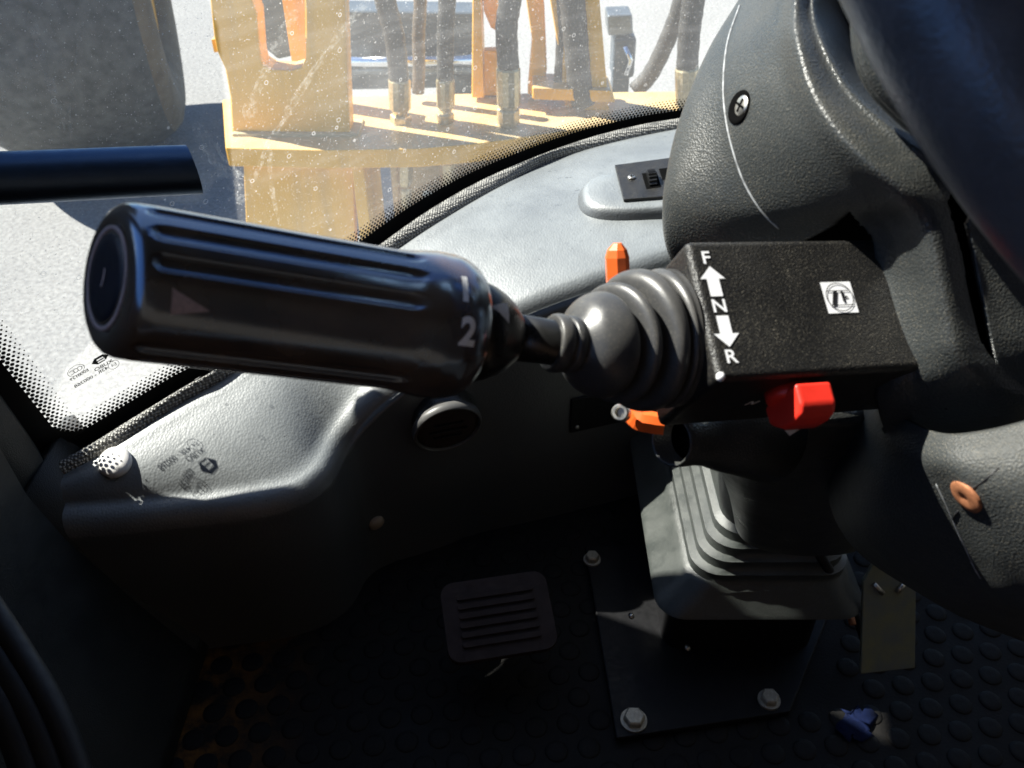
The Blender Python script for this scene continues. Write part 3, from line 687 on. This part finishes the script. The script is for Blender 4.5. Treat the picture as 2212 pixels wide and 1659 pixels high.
for s, r in dense:
    ring = []
    for k in range(NT):
        a = 360.0 * k / NT; dep = 0
        if 5 < s < 86 and r > 19:
            for fa in flutes:
                da_ = abs((a - fa + 180) % 360 - 180)
                if da_ < 8:
                    x = da_ / 7.0; e = 1.0
                    if s < 10: e = max(0, 1 - ((10 - s) / 4.0) ** 2)
                    if s > 78: e = max(0, 1 - ((s - 78) / 5.0) ** 2)
                    w = x / max(.05, math.sqrt(e)) if e > 0 else 9
                    if w < 1: dep = 1.45 * math.sqrt(1 - w * w) * math.sqrt(e)
        ra_ = (r - dep) * .001; an = R_(a)
        ring.append(LA + lx * (s * .001 + tilt(s) * ra_ * math.cos(an)) + (lq * math.cos(an) + lw_ * math.sin(an)) * ra_)
    rings.append(ring)
grip = emit('grip', loft(rings), M['grip'], gs, angle=60)
def lrev(prof, seg=64): return loft([[LA + lx * (s * .001 + tilt(s) * r * .001 * math.cos(a)) + (lq * math.cos(a) + lw_ * math.sin(a)) * r * .001 for a in [2 * math.pi * k / seg for k in range(seg)]] for s, r in prof])
emit('end_ring', loft([[LA + lx * (s * .001 + tilt(s) * r * .001 * math.cos(a)) + (lq * math.cos(a) + lw_ * math.sin(a)) * r * .001 for a in [2 * math.pi * k / 64 for k in range(64)]] for s, r in ((.3, 12.9), (-.1, 13.0), (-.1, 14.0), (.3, 14.1))], False), M['faded'], grip)
emit('end_disc', lrev([(.2, 12.0), (-.25, 11.6), (-.35, 9), (-.3, 1)]), M['cap'], grip)
em = [Vector((math.sin(t * 2.2 - 1.1) * 1.0 * math.cos(t * 1.5), t * 5.0 - 2.5, 0)) * .001 for t in [k / 12 for k in range(13)]]
emit('cap_mark', on(join(*[poly2d([(em[k].x - .0005, em[k].y), (em[k].x + .0006, em[k].y), (em[k + 1].x + .0006, em[k + 1].y), (em[k + 1].x - .0005, em[k + 1].y)]) for k in range(12)]), LA, (lq + lx * .33).normalized(), lw_, (-lx + lq * .33).normalized(), .0006), M['faded'], grip, smooth=False)
def wrap(m, s0, a0, parent, mat, name, rad, flip=1):
    """2d shape rolled on the grip: x along the lever, y around it"""
    V = []
    for v in m[0]:
        s = s0 + v.x * 1000; r = rad(s); a = R_(a0) + v.y * 1000 / r
        V.append(LA + lx * s * .001 + (lq * math.cos(a) + lw_ * math.sin(a)) * (r + .18) * .001)
    return emit(name, (V, m[1]), mat, parent, smooth=False)
def lever_sa(px, py, r):
    """lever station and angle (deg) of a pixel on a cylinder of radius r mm about the lever"""
    d = ray(px, py).normalized(); w = EYE - LA
    dp = d - lx * d.dot(lx); wp = w - lx * w.dot(lx); A = dp.dot(dp); Bq = 2 * dp.dot(wp); Cq = wp.dot(wp) - (r * .001) ** 2
    disc_ = Bq * Bq - 4 * A * Cq
    if disc_ < 0: return None
    t = (-Bq - math.sqrt(disc_)) / (2 * A); p = w + d * t
    return p.dot(lx) * 1000, math.degrees(math.atan2(p.dot(lw_), p.dot(lq)))
def subd(m, mx):
    bm = bmesh.new(); vs_ = [bm.verts.new(v) for v in m[0]]
    for f in m[1]:
        try: bm.faces.new([vs_[i] for i in f])
        except ValueError: pass
    bmesh.ops.triangulate(bm, faces=bm.faces)
    for _ in range(4):
        le = [e for e in bm.edges if e.calc_length() > mx]
        if not le: break
        bmesh.ops.subdivide_edges(bm, edges=le, cuts=1); bmesh.ops.triangulate(bm, faces=bm.faces)
    bm.verts.index_update(); r = ([v.co.copy() for v in bm.verts], [tuple(v.index for v in f.verts) for f in bm.faces]); bm.free(); return r
for ch, px, py in (('1', 1021, 629), ('2', 1028, 718)):
    s, a = lever_sa(px, py, 21.8); s -= 2.6
    wrap(subd(text2d(ch, .0112, .00045, sx=.88), .0015), s, a, grip, M['digit'], 'digit', lambda s: gr(s, 0))
s, a = lever_sa(405, 655, 21.0)
wrap(subd(poly2d([(-.0040, .0034), (-.0036, -.0036), (.0056, -.0012)]), .0015), s, a, grip, M['faded'], 'arrow', lambda s: gr(s, 0))
dome_p = [(104.5, 14.8), (105.9, 15.6), (107.5, 15.8), (110.5, 15.0), (114, 13.4), (117, 11.4), (119, 9.6), (120, 8.6), (120.5, 8.0)]
dome = emit('collar', lrev(dome_p), M['stalk'], gs)
def domer(s):
    for (s0, r0), (s1, r1) in zip(dome_p, dome_p[1:]):
        if s0 <= s <= s1: return r0 + (r1 - r0) * (s - s0) / (s1 - s0)
    return 14.0
s, a = lever_sa(1085, 676, 14.6)
wrap(subd(poly2d([(-.0042, .0010), (.0022, .0040), (.0022, -.0032)]), .0012), s, a, dome, M['pale'], 'arrow', domer)
emit('shaft', lrev([(119, 7.6), (140, 7.4), (150, 7.4)]), M['stalk'], gs)
# ribbed rubber boot, bending from the lever to the box
fc = bC + bB * BW / 2 - bN * BD / 2
p0 = LA + lx * .1335; p3 = fc; Lb = (p3 - p0).length; p1 = p0 + lx * Lb * .38; p2 = p3 - bA * Lb * .38
def bez(t): return p0 * (1 - t) ** 3 + p1 * 3 * t * (1 - t) ** 2 + p2 * 3 * t * t * (1 - t) + p3 * t ** 3
bp = [(0, 8.2), (0, 10.6), (.03, 11.4), (.065, 11.2), (.075, 9.8), (.09, 9.8), (.10, 11.0), (.135, 11.2), (.16, 10.4), (.18, 12.2), (.22, 16.0), (.27, 18.8), (.33, 20.6), (.385, 21.2), (.41, 20.6), (.42, 18.5), (.425, 11.5), (.475, 11.5), (.48, 18.5), (.49, 22.2), (.515, 24.2), (.55, 24.5), (.575, 23.4), (.582, 20.5), (.588, 12.5), (.648, 12.5), (.654, 21.5), (.662, 26), (.70, 28.6), (.75, 29.3), (.80, 29.1), (.835, 27.6), (.845, 23), (.868, 23), (.878, 27.0), (.92, 29.0), (.96, 28.6), (1.0, 28.8)]
rings = []; seg = 72
for k, (t, r) in enumerate(bp):
    d = (bez(min(1, t + .02)) - bez(max(0, t - .02))).normalized(); x = (lq - d * lq.dot(d)).normalized(); y = d.cross(x)
    rings.append([bez(t) + (x * math.cos(a) + y * math.sin(a)) * r * .00086 for a in [2 * math.pi * j / seg for j in range(seg)]])
rs = [list(c) for c in zip(*[cr([rings[k][j] for k in range(len(rings))], 3) for j in range(seg)])]
emit('boot', loft(rs), M['rubber'], gs)

# ================================================================== orange tilt lever behind the boot
ol = thing('tilt_lever', 'orange plastic lever passing behind the rubber boot of the gear lever', 'lever', atc(1380, 915, .41))
pth = [(1334, 556, .400), (1338, 640, .405), (1350, 760, .415), (1362, 860, .418), (1376, 902, .416), (1405, 912, .414), (1435, 916, .413)]
P = cr([atc(*p) for p in pth], 5); rings = []
for i, p in enumerate(P):
    d = (P[min(i + 1, len(P) - 1)] - P[max(i - 1, 0)]).normalized()
    n = (-FWD - d * (-FWD).dot(d)).normalized(); x = d.cross(n)
    w, h = .0044, .0036
    rings.append([p + x * a * w + n * b * h for a, b in ((-1, -1), (1, -1), (1, .25), (.15, 1), (-.6, 1), (-1, .3))])
d0 = (P[0] - P[1]).normalized(); c0 = sum(rings[0], Vector()) / 6
rings = [[c0 + (v - c0) * .35 + d0 * .0055 for v in rings[0]], [c0 + (v - c0) * .8 + d0 * .003 for v in rings[0]]] + rings
emit('arm', loft(rings), M['orange'], ol, smooth=False, bevel=.0007)
bc = atc(1342, 892, .405); bd = (atc(1330, 888, .392) - bc).normalized()
bo = emit('socket_screw', lathe([(-.004, .0034), (.003, .0034), (.0036, .0029), (.0036, .0019), (.001, .0017), (.001, .0004)], bc, bd, 24), M['steel'], ol, angle=40)

# ================================================================== steering column covers
sc_ = thing('steering_column', 'black grained steering column cover with rubber gaiter rising from the floor', 'steering column', (.27, .65, 0))
C1 = [  # back, silhouette, seam, mid, ridge, inner edge, lip
    [(1760, -90, .50), (1655, -90, .475), (1668, -90, .45), (1700, -90, .41), (1727, -90, .385), (1768, -90, .375), (1790, -92, .40)],
    [(1700, 10, .49), (1601, 0, .465), (1613, 5, .44), (1665, 15, .40), (1717, 20, .372), (1763, 18, .364), (1790, 10, .39)],
    [(1640, 110, .48), (1540, 95, .455), (1574, 93, .425), (1650, 98, .39), (1724, 95, .36), (1784, 90, .354), (1812, 78, .38)],
    [(1600, 210, .47), (1492, 195, .445), (1563, 185, .412), (1660, 190, .378), (1754, 192, .350), (1832, 177, .346), (1856, 160, .372)],
    [(1560, 310, .47), (1458, 290, .440), (1572, 272, .403), (1690, 280, .370), (1806, 278, .342), (1900, 246, .340), (1920, 226, .366)],
    [(1540, 400, .47), (1437, 390, .436), (1597, 362, .398), (1738, 362, .366), (1875, 352, .337), (1972, 304, .336), (1990, 282, .360)],
    [(1530, 470, .47), (1432, 455, .436), (1642, 450, .396), (1800, 438, .366), (1950, 416, .336), (2046, 348, .333), (2080, 320, .350)],
    [(1530, 540, .48), (1440, 525, .442), (1690, 515, .402), (1870, 495, .372), (1998, 478, .340), (2100, 425, .330), (2180, 400, .330)],
    [(1540, 620, .50), (1470, 610, .46), (1710, 600, .410), (1888, 580, .378), (2024, 585, .343), (2120, 560, .333), (2240, 540, .325)],
    [(1560, 720, .52), (1500, 710, .48), (1740, 700, .415), (1900, 690, .376), (2044, 685, .345), (2145, 670, .336), (2280, 650, .326)],
    [(1580, 820, .54), (1540, 810, .50), (1770, 790, .42), (1915, 785, .374), (2064, 762, .346), (2170, 745, .338), (2310, 730, .328)],
    [(1600, 900, .55), (1560, 890, .51), (1780, 880, .43), (1900, 855, .380), (2105, 822, .350), (2220, 795, .340), (2330, 790, .330)],
    [(1620, 960, .56), (1580, 950, .52), (1800, 940, .44), (1915, 925, .396), (2180, 885, .362), (2290, 865, .350), (2380, 860, .340)],
    [(1640, 1000, .57), (1600, 1000, .54), (1820, 990, .46), (1960, 985, .425), (2190, 950, .395), (2310, 930, .385), (2400, 920, .37)]]
def lp(a, b, t, o=0): return tuple(x + (y - x) * t for x, y in zip(a, b))
for k, r in enumerate(C1):
    rd = r[4][2]; r[5] = r[5][:2] + (rd + (.006 if k < 7 else .003),); r[6] = r[6][:2] + (rd + (.032 if k < 7 else .008),)
for k, r in enumerate(C1):
    x_, y_, d_ = r[6]
    if k < 7: r += [(x_ + 20, y_ - 10, d_ + .03), (x_ + 25, y_ - 12, d_ + .06)]
    else: r += [(x_ + 260, y_ - 10, d_ + .03), (x_ + 330, y_ - 10, d_ + .12)]
C1 = [[r[0], r[1], r[2], r[3], lp(r[3], r[4], .45), r[4][:2] + (r[4][2] - .0012,), lp(r[4], r[5], .65), r[5], r[6], r[7], r[8]] for r in C1]
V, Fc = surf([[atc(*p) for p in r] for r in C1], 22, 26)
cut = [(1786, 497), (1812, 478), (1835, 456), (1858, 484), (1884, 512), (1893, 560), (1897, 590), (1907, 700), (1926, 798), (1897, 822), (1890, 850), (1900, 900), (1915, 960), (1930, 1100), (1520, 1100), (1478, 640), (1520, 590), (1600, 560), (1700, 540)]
slot = [(2062, 398), (2047, 435), (2059, 483), (2077, 544), (2091, 627), (2117, 736), (2156, 791), (2140, 718), (2119, 609), (2106, 544), (2092, 483), (2104, 461), (2135, 440), (2110, 405)]  # dark gap cut in the cover, standing in for a shadow band
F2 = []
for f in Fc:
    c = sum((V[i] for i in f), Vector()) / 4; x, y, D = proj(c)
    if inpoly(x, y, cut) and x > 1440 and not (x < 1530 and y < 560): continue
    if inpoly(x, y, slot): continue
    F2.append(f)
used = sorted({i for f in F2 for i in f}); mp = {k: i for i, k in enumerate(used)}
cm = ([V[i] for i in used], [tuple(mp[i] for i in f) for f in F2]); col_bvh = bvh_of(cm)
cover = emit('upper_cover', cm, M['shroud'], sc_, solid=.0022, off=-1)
# seam line as a thin raised moulding edge
sp = []
for px, py in ((1598, 12), (1572, 91), (1563, 181), (1569, 261), (1587, 337), (1612, 403), (1649, 461), (1683, 494)):
    p, n, D = hit(col_bvh, px, py); sp.append(p + n * .0001)
emit('seam', tube(cr(sp, 6), .00042, 8), M['worn'], cover)
# recessed screw
p, n, D = hit(col_bvh, 1597, 232)
x, y, _ = frame_from(n)
e1_ = (RIGHT - n * RIGHT.dot(n)).normalized()
emit('screw_hole', lathe([(.0, .0066), (.0005, .0064), (.0006, .0050), (.0006, .001)], p, n, 32), M['black'], cover)
sq = p + e1_ * .0022 - UP * .0006
scw = emit('screw', lathe([(.0006, .0040), (.0009, .0038), (.0013, .0026), (.0014, .0008)], sq, n, 24), M['steel'], cover)
emit('slot', join(box(sq + n * .0013 - x * .0026 - y * .0004, x * .0052, y * .0008, n * .0004), box(sq + n * .00125 - y * .0026 - x * .0004, y * .0052, x * .0008, n * .0004)), M['black'], scw, smooth=False)
# dark inside of the column
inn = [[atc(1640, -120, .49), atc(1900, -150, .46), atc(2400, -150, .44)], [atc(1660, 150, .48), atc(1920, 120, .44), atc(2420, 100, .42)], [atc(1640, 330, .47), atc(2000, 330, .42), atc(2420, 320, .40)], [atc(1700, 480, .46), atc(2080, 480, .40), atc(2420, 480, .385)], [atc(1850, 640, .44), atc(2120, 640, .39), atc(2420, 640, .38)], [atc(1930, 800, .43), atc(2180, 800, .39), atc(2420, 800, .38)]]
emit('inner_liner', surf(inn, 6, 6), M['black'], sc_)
# hub collar below the wheel
for w0, D0, r in ((0, .335, .0042), (18, .325, .0055)):
    emit('hub_collar', tube(cr([atc(a + w0, b - w0 * .6, D0) for a, b in ((1868, -60), (1866, 60), (1876, 130), (1900, 180), (1940, 225), (1990, 268), (2060, 310), (2150, 345))], 8), r, 16), M['shroud'], sc_)
emit('hub', surf([[atc(1885, -60, .345), atc(2000, -80, .31), atc(2300, -80, .27)], [atc(1890, 110, .345), atc(2000, 60, .31), atc(2300, 40, .27)], [atc(1960, 225, .345), atc(2060, 180, .315), atc(2300, 160, .28)], [atc(2150, 335, .345), atc(2200, 300, .32), atc(2300, 280, .29)]], 6, 6), M['shroud'], sc_)
# lower cover
C2 = [[(1840, 880, .52), (1893, 875, .42), (2010, 930, .365), (2120, 930, .345), (2350, 880, .33)],
      [(1800, 960, .54), (1870, 960, .43), (2000, 990, .362), (2120, 990, .338), (2350, 960, .325)],
      [(1790, 1080, .56), (1850, 1080, .445), (2015, 1045, .366), (2120, 1050, .338), (2350, 1040, .322)],
      [(1850, 1190, .57), (1880, 1172, .45), (2052, 1130, .372), (2150, 1130, .342), (2350, 1140, .325)],
      [(1990, 1285, .57), (1981, 1267, .45), (2092, 1215, .382), (2180, 1220, .350), (2350, 1230, .335)],
      [(2120, 1350, .56), (2087, 1332, .445), (2150, 1300, .392), (2230, 1310, .362), (2350, 1320, .348)],
      [(2250, 1400, .56), (2212, 1379, .44), (2260, 1360, .40), (2300, 1370, .38), (2380, 1380, .37)]]
C2 = [r + [(2540, r[-1][1] + 10, r[-1][2] + .04), (2600, r[-1][1] + 20, r[-1][2] + .14)] for r in C2]
lm = surf([[atc(*p) for p in r] for r in C2], 8, 8); low_bvh = bvh_of(lm)
lc = emit('lower_cover', lm, M['shroud2'], sc_, solid=.0025, off=-1)
sp = []
for px, py in ((2022, 1046), (2042, 1088), (2063, 1136), (2084, 1182), (2104, 1226), (2118, 1250)):
    p, n, D = hit(low_bvh, px, py); sp.append(p - n * .0001)
emit('seam', tube([q for q in cr(sp, 6)], .0003, 8), M['worn'], lc)
p, n, D = hit(low_bvh, 2085, 1074)
emit('screw', lathe([(-.001, .0062), (.0002, .0062), (.0006, .0056), (.0009, .0024), (.0004, .0014), (.0003, .0003)], p, n, 28), M['rust'], lc, angle=35)
cr1 = [hit(low_bvh, a, b) for a, b in ((2102, 1056), (2130, 1035), (2158, 1010))]
emit('crack', tube([q[0] + q[1] * .0001 for q in cr1], .0003, 6), M['ink'], lc)
cr1 = [hit(low_bvh, a, b) for a, b in ((2070, 1103), (2064, 1112), (2058, 1122))]
emit('crack', tube([q[0] + q[1] * .0001 for q in cr1], .0003, 6), M['ink'], lc)
# neck between box and gaiter
neck = [(1700, 860, .405, 250), (1705, 930, .45, 235), (1715, 1010, .53, 215), (1722, 1080, .64, 190), (1725, 1150, .74, 175)]
rings = []
for px, py, D, w in neck:
    c = at(px, py, D); r = w * D / F_PX / 2 * 1.5
    rings.append([c + RIGHT * r * math.copysign(abs(math.cos(a)) ** .8, math.cos(a)) + (UP * .3 + FWD * .95) * r * .8 * math.copysign(abs(math.sin(a)) ** .8, math.sin(a)) for a in [2 * math.pi * k / 40 for k in range(40)]])
rs = [list(c) for c in zip(*[cr([rings[k][j] for k in range(len(rings))], 5) for j in range(40)])]
emit('column_tube', loft(rs), M['shroud'], sc_)
h0 = atc(1451, 952, .412); h1 = atc(1640, 925, .455)
emit('lever_hood', lathe([(.012, .0088), (0, .0092), (-.001, .0100), (0, .0106), (.004, .0110), (.012, .0112), (.02, .0125), (.03, .016), ((h1 - h0).length, .024)], h0, h1 - h0, 36), M['shroud'], sc_)
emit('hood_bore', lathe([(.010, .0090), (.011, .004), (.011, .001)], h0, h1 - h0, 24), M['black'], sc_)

# gaiter: stepped rubber bellows with rounded corners
def rrect(x0, x1, y0, y1, z, rad, n=6):
    pts = []
    for cx, cy, a0 in ((x1 - rad, y1 - rad, 0), (x0 + rad, y1 - rad, 90), (x0 + rad, y0 + rad, 180), (x1 - rad, y0 + rad, 270)):
        for k in range(n + 1):
            a = R_(a0 + 90 * k / n); pts.append(Vector((cx + rad * math.cos(a), cy + rad * math.sin(a), z)))
    return pts
levels = [(0, .106), (.003, .111), (.026, .128), (.029, .135), (.035, .138), (.0355, .146), (.0345, .150), (.042, .153), (.0425, .161), (.0415, .165), (.049, .168), (.0495, .176), (.0485, .180), (.056, .183), (.0565, .191), (.0555, .195), (.062, .199), (.060, .22), (.050, .30), (.040, .38), (.038, .40), (.06, .41), (.09, .412)]
GX0, GX1, GY0, GY1 = .148, .365, .545, .90
emit('pedestal', loft([rrect(GX0 + .02, GX1 - .03, GY0 + .05, GY1 - .03, z, .02) for z in (.005, .12)]), M['plate'], sc_, angle=40)
rings = [rrect(GX0 + i, GX1 - i * .6, GY0 + .018 + i * .6, GY1 - i * .4, z, .030) for i, z in levels]
gm_ = loft(rings, False); gbvh = bvh_of(gm_)
ga = emit('gaiter', gm_, M['gaiter'], sc_, angle=55)
# base plate bolted to the floor
bpz = .012
bpl = emit('base_plate', extrude([onz(a, b, .003) for a, b in ((1262, 1190), (1330, 1604), (1704, 1546), (1790, 1330), (1560, 1180))], (0, 0, .008)), M['plate'], sc_, smooth=False, bevel=.002)
for px, py, r in ((1369, 1556, .011), (1661, 1512, .0095), (1279, 1209, .0085)):
    c = onz(px, py, .012)
    emit('bolt', join(lathe([(-.001, r * 1.25), (.0015, r * 1.25), (.0016, r)], c, (0, 0, 1), 24), lathe([(.0016, r), (.008, r), (.0095, r * .85)], c, (0, 0, 1), 6)), M['bolt'], bpl, smooth=False)
for px, py, z in ((1604, 1328, .03), (1485, 1400, .03), (1795, 1192, .16), (1364, 1331, .06)):
    c = onz(px, py, z)
    emit('rivet', lathe([(-.004, .003), (.002, .003), (.003, .0015)], c, -FWD, 12), M['steel'], sc_)

# ================================================================== steering wheel
sw_ = at(2147, 173, .185); wm = (RIGHT * .846 + UP * .534 + FWD * .25).normalized(); wt = (RIGHT * .534 - UP * .846); wt = (wt - wm * wt.dot(wm)).normalized()
wc = sw_ + wm * .19
wh = thing('steering_wheel', 'dark padded steering wheel rim close up in the top right corner', 'steering wheel', wc)
rings = []
for k in range(120):
    a = 2 * math.pi * k / 120; rd = -wm * math.cos(a) + wt * math.sin(a); nn = wm.cross(wt)
    rings.append([wc + rd * .19 + (rd * math.cos(b) + nn * math.sin(b)) * (.0182 - (.0006 if j in (6, 7) else 0)) for j, b in enumerate([2 * math.pi * i / 28 for i in range(28)])])
emit('rim', grid(rings, cu=True, cv=True), M['wheel'], wh)
nn = wm.cross(wt)
for ang in (110, 180, 250):
    a = R_(ang); rd = -wm * math.cos(a) + wt * math.sin(a); tg = nn.cross(rd)
    emit('spoke', box(wc + rd * .03 - tg * .014 + nn * -.006, rd * .15, tg * .028, nn * .012), M['wheel'], wh, bevel=.004)
emit('hub_pad', lathe([(-.02, .04), (.0, .052), (.012, .05), (.018, .03), (.019, .005)], wc, nn if nn.dot(-FWD) > 0 else -nn, 40), M['wheel'], wh)

# ================================================================== pedals
bp_ = thing('brake_pedal', 'worn ribbed rubber brake pedal in the shade on the floor', 'pedal', onz(1085, 1420, 0))
pz = .075; pc = [onz(955, 1262, pz + .03), onz(1192, 1242, pz + .03), onz(1209, 1398, pz), onz(971, 1436, pz)]
o0, e1, e2 = pc[3], pc[2] - pc[3], pc[0] - pc[3]; pn = e1.cross(e2).normalized()
def rr2(w, h, r, n=5):
    out = []
    for cx, cy, a0 in ((w - r, h - r, 0), (r, h - r, 90), (r, r, 180), (w - r, r, 270)):
        for k in range(n + 1):
            a = R_(a0 + 90 * k / n); out.append((cx + r * math.cos(a), cy + r * math.sin(a)))
    return out
u1, l1 = e1.normalized(), e1.length; u2 = (e2 - u1 * e2.dot(u1)).normalized(); l2 = e2.length
pad = emit('pedal_pad', extrude([o0 + u1 * a + u2 * b for a, b in rr2(l1, l2, .014)], pn * -.012), M['pedal'], bp_, smooth=False, bevel=.003, seg=3)
for k in range(6):
    b0 = l2 * (.16 + .118 * k)
    emit('tread_rib', extrude([o0 + u1 * (a + l1 * .14) + u2 * (b + b0) + pn * .0002 for a, b in rr2(l1 * .72, l2 * .07, l2 * .034)], pn * .003), M['pedal'], pad, smooth=False, bevel=.001)
emit('pedal_arm', tube(cr([o0 + u1 * l1 * .5 + u2 * l2 * .5 - pn * .012, onz(1090, 1330, .02), onz(1090, 1345, 0)], 6), .009, 12), M['plate'], bp_)
ap = thing('accelerator_pedal', 'yellowish worn steel accelerator pedal under the column cover', 'pedal', onz(1915, 1460, 0))
pa = [onz(1861, 1254, .135), onz(1896, 1200, .16), onz(1985, 1190, .16), onz(1979, 1262, .13), onz(1977, 1444, .05), onz(1860, 1457, .05)]
pn2 = (pa[3] - pa[4]).cross(pa[5] - pa[4]).normalized(); pn2 = pn2 if pn2.z > 0 else -pn2
pa = [p - pn2 * (p - pa[4]).dot(pn2) for p in pa]
plate = emit('foot_plate', extrude(pa, pn2 * -.005), M['accel'], ap, smooth=False, bevel=.0012)
pb = bvh_of(flat(pa))
for (x0, y0), (x1, y1) in (((1892, 1212), (1908, 1226)), ((1886, 1260), (1906, 1281)), ((1953, 1258), (1936, 1279)), ((1930, 1222), (1946, 1228))):
    a = onplane(x0, y0, pa[4], pn2); b = onplane(x1, y1, pa[4], pn2); emit('grip_bar', tube([a + pn2 * .001, b + pn2 * .001], .0028, 10), M['steel'], plate)
emit('linkage', tube([onz(1760, 1180, .2), onz(1850, 1330, .04), onz(1880, 1420, .02)], .005, 10), M['plate'], ap)
emit('pivot_spring', tube([onz(1836, 1325, .05), onz(1842, 1350, .045)], .004, 10), M['rust'], ap)

# ================================================================== floor mat studs
ang = R_(7); pit = .0335; cand = []
for i in range(-40, 60):
    for j in range(-10, 60):
        u = (i + .5 * (j % 2)) * pit; v = j * pit * .866
        x = u * math.cos(ang) - v * math.sin(ang); y = u * math.sin(ang) + v * math.cos(ang) + .30
        if not (-.345 < x < .95 and .42 < y < 1.0): continue
        px, py, D = proj((x, y, 0))
        if not (-30 < px < 2240 and 1040 < py < 1700): continue
        h = dash_bvh.ray_cast(Vector((x, y, .6)), Vector((0, 0, -1)))
        if h[0] is not None: continue
        if GX0 - .01 < x < GX1 and GY0 - .01 < y < GY1: continue
        if inpoly(px, py, ((1255, 1185), (1326, 1612), (1712, 1552), (1800, 1330), (1560, 1180))): continue
        cand.append((D, x, y))
cand.sort()
n0 = lathe([(-.001, .0122), (.0006, .0118), (.0015, .0106), (.0016, .006)], (0, 0, 0), (0, 0, 1), 16)
src = None
for D, x, y in cand[:300]:
    if src is None:
        src = emit('stud', ([v + Vector((x, y, 0)) for v in n0[0]], n0[1]), M['mat'], flo, origin=(x, y, 0))
    else:
        c = src.copy(); col.objects.link(c); c.parent = flo; c.location = Vector((x, y, 0)) - WORLD[flo.name]
if len(cand) > 300:
    stuff(emit('far_studs', join(*[([v + Vector((x, y, 0)) for v in n0[0]], n0[1]) for D, x, y in cand[300:]]), M['mat'], flo))
print('studs', len(cand))
# scrap of blue film on the mat
bs = []
for i in range(7):
    bs.append([onz(1815 + j * 14 + 12 * math.sin(i * 1.3 + j), 1530 + i * 11 + 9 * math.sin(j * 2.1), .0025 + .002 * random.random()) for j in range(6)])
o = emit('blue_scrap', grid(bs), M['bluefilm'], solid=.0003); tag(o, 'crumpled scrap of shiny blue film on the floor mat', 'scrap')
# door seal at the lower left
sl_ = thing('door_seal', 'rubber door seal beads curving along the lower left corner', 'door seal', onz(60, 1600, .08))
for dx, r in ((0, .011), (46, .009), (-60, .012)):
    emit('seal_bead', tube(cr([at(x + dx, y - abs(dx) * .2, D) for x, y, D in ((-170, 1180, .66), (-80, 1300, .65), (0, 1420, .64), (70, 1540, .63), (125, 1680, .62), (150, 1800, .61))], 8), r, 16), M['sealrub'], sl_)
